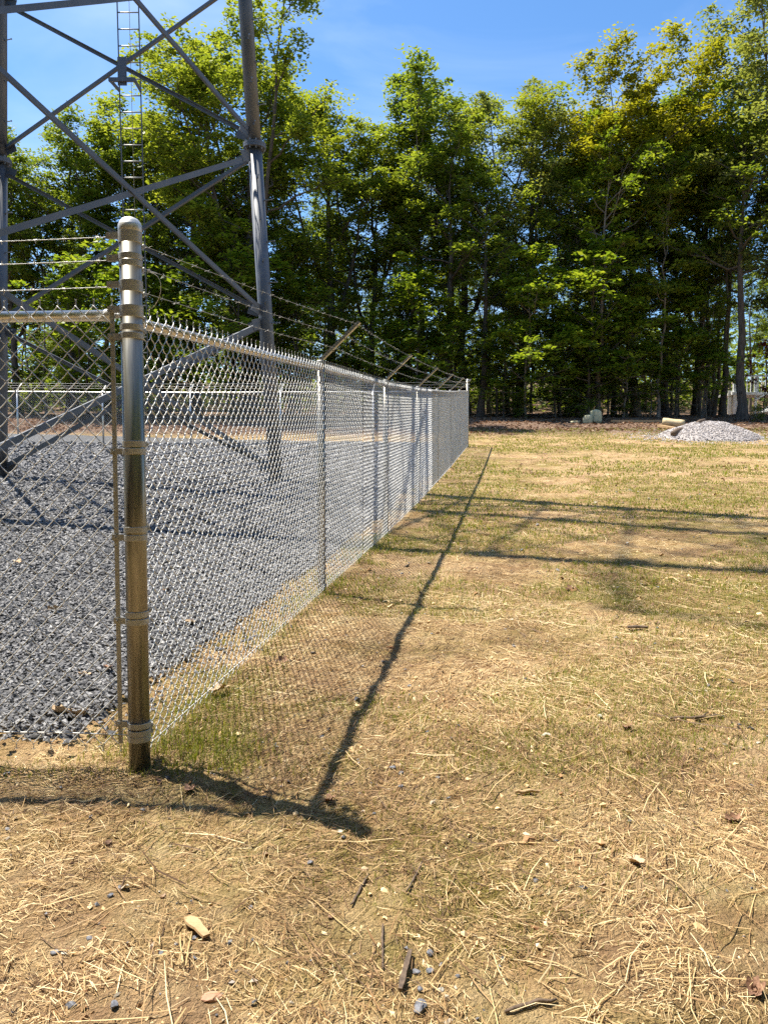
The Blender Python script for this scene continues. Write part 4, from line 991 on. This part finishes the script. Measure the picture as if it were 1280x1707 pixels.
def make_tree(H, cb, rad, seed, mat, bark, tr=.2, nl=26, per=26, size=.095, shape='oval', clump=.55, fork=0, dens=1.0, lean=.3, droop=0):
    """trunk+limbs mesh and crown mesh; fork>0 splits the bole into ascending leaders that spread a round, broken crown"""
    rg = np.random.default_rng(seed); wood = MB(); cl = []; sp = []
    n = 14; t = np.linspace(0, 1, n); wx = np.cumsum(rg.normal(0, 1, n))*.012*H*lean; wy = np.cumsum(rg.normal(0, 1, n))*.012*H*lean
    wx -= wx[0]; wy -= wy[0]; top = .97 if not fork else .90
    TR = np.stack([wx, wy, t*H*top-.3], -1); rr = tr*(1-t*.93)*(1+.55*np.exp(-t*30)); wood.tube(TR, rr, 9, False)
    axes = [(TR, rr, cb, 1.0, rad if not fork else rad*.55, None)]
    for j in range(fork):
        f0 = cb*rg.uniform(.80, 1.45); az = j*2*pi/fork+rg.uniform(-.5, .5); q = np.linspace(0, 1, 10); i0 = np.array([np.interp(f0, t, TR[:, a]) for a in range(3)])
        zt = H*rg.uniform(.74, 1.0); out = rad*rg.uniform(.40, .68)
        P = i0+np.stack([math.cos(az)*out*q**.75, math.sin(az)*out*q**.75, (zt-i0[2])*q**1.15], -1)+np.cumsum(rg.normal(0, .10, (10, 3)), 0)*(q > 0)[:, None]
        r_ = tr*.62*(1-f0*.7)*(1-q*.90); wood.tube(P, r_, 7, False); axes.append((P, r_, .12, 1.0, rad*.50, az))
    for ai, (AX, AR, c0, c1, ra, az0) in enumerate(axes):
        tt = np.linspace(0, 1, len(AX)); m = nl if not fork else max(6, int(nl*(.42 if ai == 0 else .30)))
        for k in range(m):
            u = (k+.5)/m; f = c0+(c1-c0)*u**.9*.98; p0 = np.array([np.interp(f, tt, AX[:, a]) for a in range(3)]); rb = float(np.interp(f, tt, AR))
            if fork: L_ = ra*(.75+.55*math.sin(pi*u))*(1 if u < .8 else .7)
            elif shape == 'oval': L_ = ra*(.35+.75*math.sin(pi*min(1, u*.80+.18)))
            elif shape == 'top': L_ = ra*(.40+.75*math.sin(pi*min(1, u*.55+.25)))
            else: L_ = ra*(1.05-.7*u)
            L_ *= rg.uniform(.50, 1.30); az = k*2.4+rg.uniform(-.6, .6)
            if az0 is not None and rg.random() < .55: az = az0+rg.normal(0, .8)
            el = (R(14)+R(46)*u)+rg.normal(0, .16)-droop
            d = np.array((math.cos(az)*math.cos(el), math.sin(az)*math.cos(el), math.sin(el))); q = np.linspace(0, 1, 6)
            P = p0+d*L_*q[:, None]+np.array((0, 0, 1))*(.14*L_*q**2)[:, None]+np.cumsum(rg.normal(0, .04*L_, (6, 3)), 0)*(q > 0)[:, None]
            r0 = min(.6*rb+.01, .030*L_+.015); wood.tube(P, r0*(1-q*.82), 5, False)
            ns = int(4+L_*2.2)
            for s in range(ns):
                qf = rg.uniform(.25, 1.0); b0 = np.array([np.interp(qf, q, P[:, a]) for a in range(3)])
                dd = d*.6+rg.normal(0, .65, 3); dd[2] = abs(dd[2])*.6-.05; dd /= np.linalg.norm(dd); l2 = L_*rg.uniform(.18, .45)*(1.15-.4*qf)
                e = b0+dd*l2; wood.tube([b0, (b0+e)/2+rg.normal(0, .04*l2, 3), e], [r0*.35, r0*.22, r0*.08+.003], 3, False)
                for c_ in range(2):
                    if rg.random() < dens: cl.append(b0+(e-b0)*rg.uniform(.5, 1.2)+rg.normal(0, .14, 3)); sp.append(clump*rg.choice((.45, .7, 1.0, 1.25)))
            if rg.random() < dens: cl.append(P[-1]); sp.append(clump*.8)
        for s in range(4): cl.append(AX[-1]+rg.normal(0, .28, 3)-(0, 0, .3)); sp.append(clump*.6)
    for s in range(int(7*lean*3)+4):                                  # dead snags low on the bole
        f = rg.uniform(.08, cb+.1); p0 = np.array([np.interp(f, t, TR[:, k]) for k in range(3)]); az = rg.uniform(0, 2*pi); e = p0+np.array((math.cos(az), math.sin(az), rg.uniform(-.2, .5)))*rg.uniform(.5, 1.7)
        wood.tube([p0, (p0+e)/2+rg.normal(0, .08, 3), e], [.022, .014, .005], 3, False)
    W = wood.mesh('trunk', bark, True)
    Lm = leaf_mesh('crown', np.array(cl), np.array(sp), per, size, mat, rg)
    print('proto', seed, len(cl)*per); return W, Lm, H
PRO = {
 'oak': [make_tree(21, .34, 5.2, 1, M_leaf['oak'], M_bark, .30, 40, 38, .096, 'top', .62, 4, lean=.3), make_tree(20, .36, 4.6, 2, M_leaf['oak'], M_bark, .27, 36, 36, .096, 'top', .60, 3, lean=.35)],
 'maple': [make_tree(18, .36, 3.7, 3, M_leaf['maple'], M_bark, .19, 36, 32, .090, 'top', .52, 3), make_tree(19, .42, 3.3, 4, M_leaf['maple'], M_barkl, .16, 32, 32, .090, 'top', .50, 2, lean=.4), make_tree(17, .32, 3.8, 5, M_leaf['maple'], M_bark, .18, 36, 32, .090, 'oval', .54, 3)],
 'yellow': [make_tree(19, .40, 4.3, 6, M_leaf['yellow'], M_barkl, .20, 40, 38, .090, 'top', .56, 4)],
 'grey': [make_tree(20, .22, 4.0, 7, M_leaf['grey'], M_bark, .22, 42, 36, .084, 'oval', .55, 3)],
 'pole': [make_tree(17, .48, 2.6, 21, M_leaf['maple'], M_bark, .22, 20, 24, .11, 'top', .50, dens=.75, lean=.25), make_tree(16, .48, 2.3, 22, M_leaf['young'], M_barkl, .17, 18, 22, .11, 'top', .48, dens=.7, lean=.45)],
 'slim': [make_tree(16, .52, 2.3, 8, M_leaf['maple'], M_bark, .11, 18, 24, .11, 'top', .50, dens=.7, lean=.55), make_tree(15, .46, 2.0, 9, M_leaf['maple'], M_barkl, .09, 16, 24, .11, 'top', .48, dens=.7, lean=.7)],
 'sapling': [make_tree(7, .25, 1.7, 10, M_leaf['young'], M_barkl, .05, 22, 24, .090, 'cone', .36, lean=.6, dens=.75), make_tree(6, .2, 1.5, 11, M_leaf['young'], M_bark, .04, 20, 24, .090, 'oval', .36, lean=.6, dens=.65)],
 'shrub': [make_tree(2.4, .08, 1.2, 12, M_leaf['maple'], M_bark, .03, 14, 26, .06, 'oval', .26, lean=.5)],
 'thick': [make_tree(12, .06, 3.4, 31, M_leaf['maple'], M_bark, .14, 40, 44, .17, 'oval', .85)],  # dense crown made for the added sky-blocking ring
 'red': [make_tree(6, .3, 1.4, 13, M_leaf['red'], M_bark, .05, 14, 18, .08, 'oval', .3, lean=.5)],
}
def plant(kind, v, x, y, h, label, group, name='tree', cat='tree', rz=None, wide=1.0, rg=np.random.default_rng(5)):
    W, Lm, H = PRO[kind][v % len(PRO[kind])]; s = h/H
    e = empty(name, (x, y, float(ground_z(x, y))-.05), rg.uniform(0, 2*pi) if rz is None else rz); e.scale = (s*wide, s*wide, s)
    link('trunk', W, e); link('crown', Lm, e)
    return tag(e, label, cat, group)
def plant_px(kind, v, px, ptop, Y, label, wide=1.0, rz=None, name='tree', cat='tree', group='trees along the edge of the wood'):
    p = at(px, ptop, Y); g = float(ground_z(p[0], Y)); return plant(kind, v, p[0], Y, p[2]-g+.05, label, group, name, cat, rz, wide)
front = [
 ('maple', 0, 20, 190, 41, 'dark green tree at the far left, behind the tower\'s left leg'),
 ('maple', 2, 105, 182, 42.5, 'dark green round topped tree under the gap of sky left of the ladder'),
 ('maple', 1, 175, 200, 43, 'darker tree just left of the tower ladder'),
 ('maple', 2, 262, 150, 42, 'tree rising between the tower ladder and the tall oak'),
 ('oak', 1, 318, 52, 41, 'left shoulder oak behind the tower bracing'),
 ('oak', 0, 410, 26, 39.5, 'tallest oak, with a brown trunk right beside the tower\'s right leg'),
 ('oak', 1, 548, 120, 42, 'oak on the right flank of the tallest one'),
 ('maple', 0, 612, 178, 43, 'low dipping tree left of the sky notch in the middle of the treeline'),
 ('maple', 1, 700, 62, 42, 'narrow tree with a twin tip right of the sky notch'),
 ('oak', 1, 778, 118, 44, 'green tree between the twin tipped tree and the light trunked one'),
 ('grey', 0, 872, 84, 41.5, 'slender pale trunked tree in the middle of the right half'),
 ('yellow', 0, 985, 120, 42, 'yellow green tree on the left shoulder of the domed one'),
 ('yellow', 0, 1070, 66, 40.5, 'domed yellow green tree, the brightest of the treeline'),
 ('maple', 0, 1122, 118, 43, 'darker green tree behind the right side of the yellow dome'),
 ('maple', 2, 1172, 150, 42, 'bushy green tree in the dip left of the tall right hand tree'),
 ('grey', 0, 1318, -130, 36.5, 'tall silvery green tree at the right edge of the photograph'),
 ('grey', 0, 1440, -60, 36, 'silvery green tree just beyond the right edge'),
]
for k, (kd, v, px, pt, Y_, lb) in enumerate(front): plant_px(kd, v, px, pt, Y_, lb, rz=k*1.37+(pi if kd == 'yellow' else 0), wide={'oak': 1.22, 'maple': 1.28, 'yellow': 1.2, 'grey': 1.1}[kd])
mid = [('pole', 1, 1005, 230, 38.3, 'slender leaning trunk with pale bark beside the mossy cut blocks', 1.0), ('pole', 0, 755, 230, 39.5, 'thick dark trunk near the end of the fence', 1.3),
       ('pole', 0, 803, 280, 38.6, 'thin dark straight trunk just right of the fence end', 1.2), ('pole', 0, 1250, 170, 36.6, 'dark trunk in front of the white deck', 1.2),
       ('slim', 0, 1198, 250, 39, 'dark trunk left of the white deck', 1.1), ('slim', 1, 1105, 260, 38.2, 'thin dark trunk rising behind the peeled log', 1.1), ('slim', 0, 940, 260, 40, 'dark trunk between the bright saplings', 1.0)]
for k, (kd, v, px, pt, Y_, lb, wd) in enumerate(mid): plant_px(kd, v, px, pt, Y_, lb, rz=k*2.1+.4, wide=wd)
sap = [(880, 420, 37.6, 'bright green sapling with pale layered sprays left of the slender pale trunk'), (985, 400, 37.4, 'bright yellow green sapling against the slender pale trunk'), (1040, 470, 38.2, 'small bright sapling right of the slender pale trunk'),
       (700, 440, 38, 'bright sapling above the barbed wire at the middle of the fence'), (760, 500, 38.4, 'small sapling above the far end of the fence'), (400, 400, 37.5, 'light green sapling behind the tower\'s right leg'),
       (300, 470, 38, 'sapling in the gap between corner post and tower leg'), (110, 440, 37, 'light sapling behind the barbed wire at the left'), (1130, 440, 39, 'sapling in the shade left of the white deck'), (930, 505, 37.6, 'sapling with wide flat sprays between the two brightest ones'), (1085, 560, 38.4, 'low sapling behind the thin timber'), (650, 520, 38.8, 'sapling behind the middle line posts of the fence'), (500, 430, 39, 'pale sapling to the right of the oak trunk'), (215, 420, 38, 'sapling hidden partly by the corner post'), (1180, 560, 38.3, 'low sapling above the crushed stone heap'),
       (840, 560, 37.5, 'thin low sapling at the wood edge right of the fence end')]
for k, (px, pt, Y_, lb) in enumerate(sap): plant_px('sapling', k, px, pt, Y_, lb, rz=k*.9, wide=1.35, name='sapling', cat='sapling', group='saplings at the wood edge')
plant_px('red', 0, 1278, 560, 38.5, 'small red leaved tree at the right edge behind the dark trunk', wide=1.0)
for k, (px, pt, Y_, lb) in enumerate(((1262, 678, 35.5, 'leafy shrub in front of the white deck'), (985, 672, 36.2, 'small shrub behind the mossy cut blocks'), (870, 668, 37.5, 'low dark shrub at the wood edge right of the fence end'))):
    plant_px('shrub', 0, px, pt, Y_, lb, name='shrub', cat='shrub', group='shrubs at the wood edge', rz=k*2.0)
# the body of the wood
rgt = np.random.default_rng(101)
SECT = ((-99, 200, 'left of the tower ladder'), (200, 460, 'behind the bracing of the tower'), (460, 640, 'between tower leg and fence middle'), (640, 790, 'behind the long fence\'s far end'),
        (790, 960, 'between fence end and mossy blocks'), (960, 1100, 'behind the mossy cut blocks'), (1100, 1999, 'behind the heap of crushed stone'))
def sector(x, y):
    px = 640+1282*x/y
    for a, b, t in SECT:
        if px < b: return t
    return SECT[-1][2]
for row, (Y0, Y1, n, kinds, h0, h1) in enumerate(((38.6, 42, 22, ('slim', 'slim', 'pole'), 9, 13), (43, 48, 18, ('maple', 'slim', 'slim'), 10, 14), (48, 56, 14, ('maple', 'slim'), 10, 14), (56, 68, 14, ('maple', 'slim'), 9, 13))):
    for k in range(n):
        Y_ = rgt.uniform(Y0, Y1); x = (-.62+1.24*(k+rgt.uniform(-.6, 1.6))/n)*Y_; kd = kinds[rgt.integers(len(kinds))]; h = rgt.uniform(h0, h1)
        t = sector(x, Y_); dp_ = ('at the front of the wood', 'inside the wood', 'deep in the wood', 'at the back')[row]
        plant(kd, int(rgt.integers(3)), x, Y_, h, 'tree %s, %s' % (dp_.replace('at the back', 'at the back of the wood'), t), 'trees %s %s' % (dp_, t), wide=rgt.uniform(.85, 1.15))
for k in range(84):
    Y_ = 38.3+rgt.random()**1.5*16; x = rgt.uniform(-.6, .6)*Y_; t = sector(x, Y_); r = rgt.random()
    if 1195 < 640+1282*x/Y_ < 1300 and Y_ < 50: continue
    if r < .35: plant('sapling', k, x, Y_, rgt.uniform(3, 7), 'thin sapling in undergrowth, %s' % t, 'saplings %s' % t, 'sapling', 'sapling', wide=rgt.uniform(1, 1.5))
    elif r < .7: plant('maple', k, x, Y_, rgt.uniform(4, 8), 'low young tree in undergrowth, %s' % t, 'young trees %s' % t, 'young_tree', 'tree', wide=rgt.uniform(1.1, 1.6))
    else: plant('shrub', k, x, Y_, rgt.uniform(1.3, 3), 'leafy shrub in undergrowth, %s' % t, 'shrubs %s' % t, 'shrub', 'shrub', wide=rgt.uniform(1, 1.5))
from collections import defaultdict
_g = defaultdict(list)
for o in COL.objects:
    if o.parent is None and o.get('group') and Y0 and o.get('label') and (' wood, ' in o['label'] or ' undergrowth, ' in o['label']): _g[o['label']].append(o)
ORD = ['second', 'third', 'fourth', 'fifth', 'sixth', 'seventh', 'eighth', 'ninth', 'tenth', 'eleventh', 'twelfth']
for lb, os_ in _g.items():
    if len(os_) < 2 or len(os_) > 13: continue
    os_.sort(key=lambda o: o.location.x/o.location.y)
    for k, o in enumerate(os_): o['label'] = lb+(', leftmost' if k == 0 else ', rightmost' if k == len(os_)-1 else ', %s from left' % ORD[k-1])
plant('maple', 1, 640/1282*50, 53, 11, 'leafy tree behind the white deck at the right edge', 'trees inside the wood', wide=1.2)
# the wood going on behind, where it reads as one mass
rw = np.random.default_rng(55); nC = 3300
Yc = rw.uniform(56, 84, nC); Xc = rw.uniform(-.75, .75, nC)*Yc; Hc = rw.random(nC)**1.8*7
Cc = np.stack([Xc, Yc, ground_z(Xc, Yc)+Hc], -1)
far = leaf_mesh('distant_wood', Cc, rw.uniform(.8, 1.5, nC), 20, .27, M_leaf['maple'], rw, .7)
tag(link('distant_wood', far), 'far part of the wood seen as a dark green mass between the trunks', 'wood', kind='stuff')
# trees behind the camera: the post's polished steel mirrors them
for k, (x, y, h, t) in enumerate(((-9, -9, 16, 'left rear'), (-4, -11, 17, 'rear, left of the middle'), (1, -9.5, 16, 'straight behind'), (6, -10, 17, 'rear, right of the middle'), (11, -8, 16, 'right rear'), (16, -4, 17, 'right, slightly behind'), (-14, -6, 16, 'left, slightly behind'), (-3, -15, 18, 'second row left'), (4, -15, 18, 'second row right'))):
    plant(('maple', 'oak')[k % 2], k, x, y, h, 'tree behind the photographer, %s' % t, 'trees around the clearing', wide=1.2)
for k in range(46):  # unseen ring of trees, added to keep sky off the post and deepen shadows
    a = pi*(.90+1.22*k/45); rr_ = (9.5, 12, 15)[k % 3]; x, y = rr_*1.2*math.cos(a), rr_*math.sin(a)
    if y > 1.0 and abs(x) < 12: continue
    plant('thick', k, x, y, 9.5+(k*7 % 5)+(k % 3)*1.5, 'unseen leafy tree added behind the photographer to block the sky', 'added sky blocking trees behind the photographer', wide=1.1)
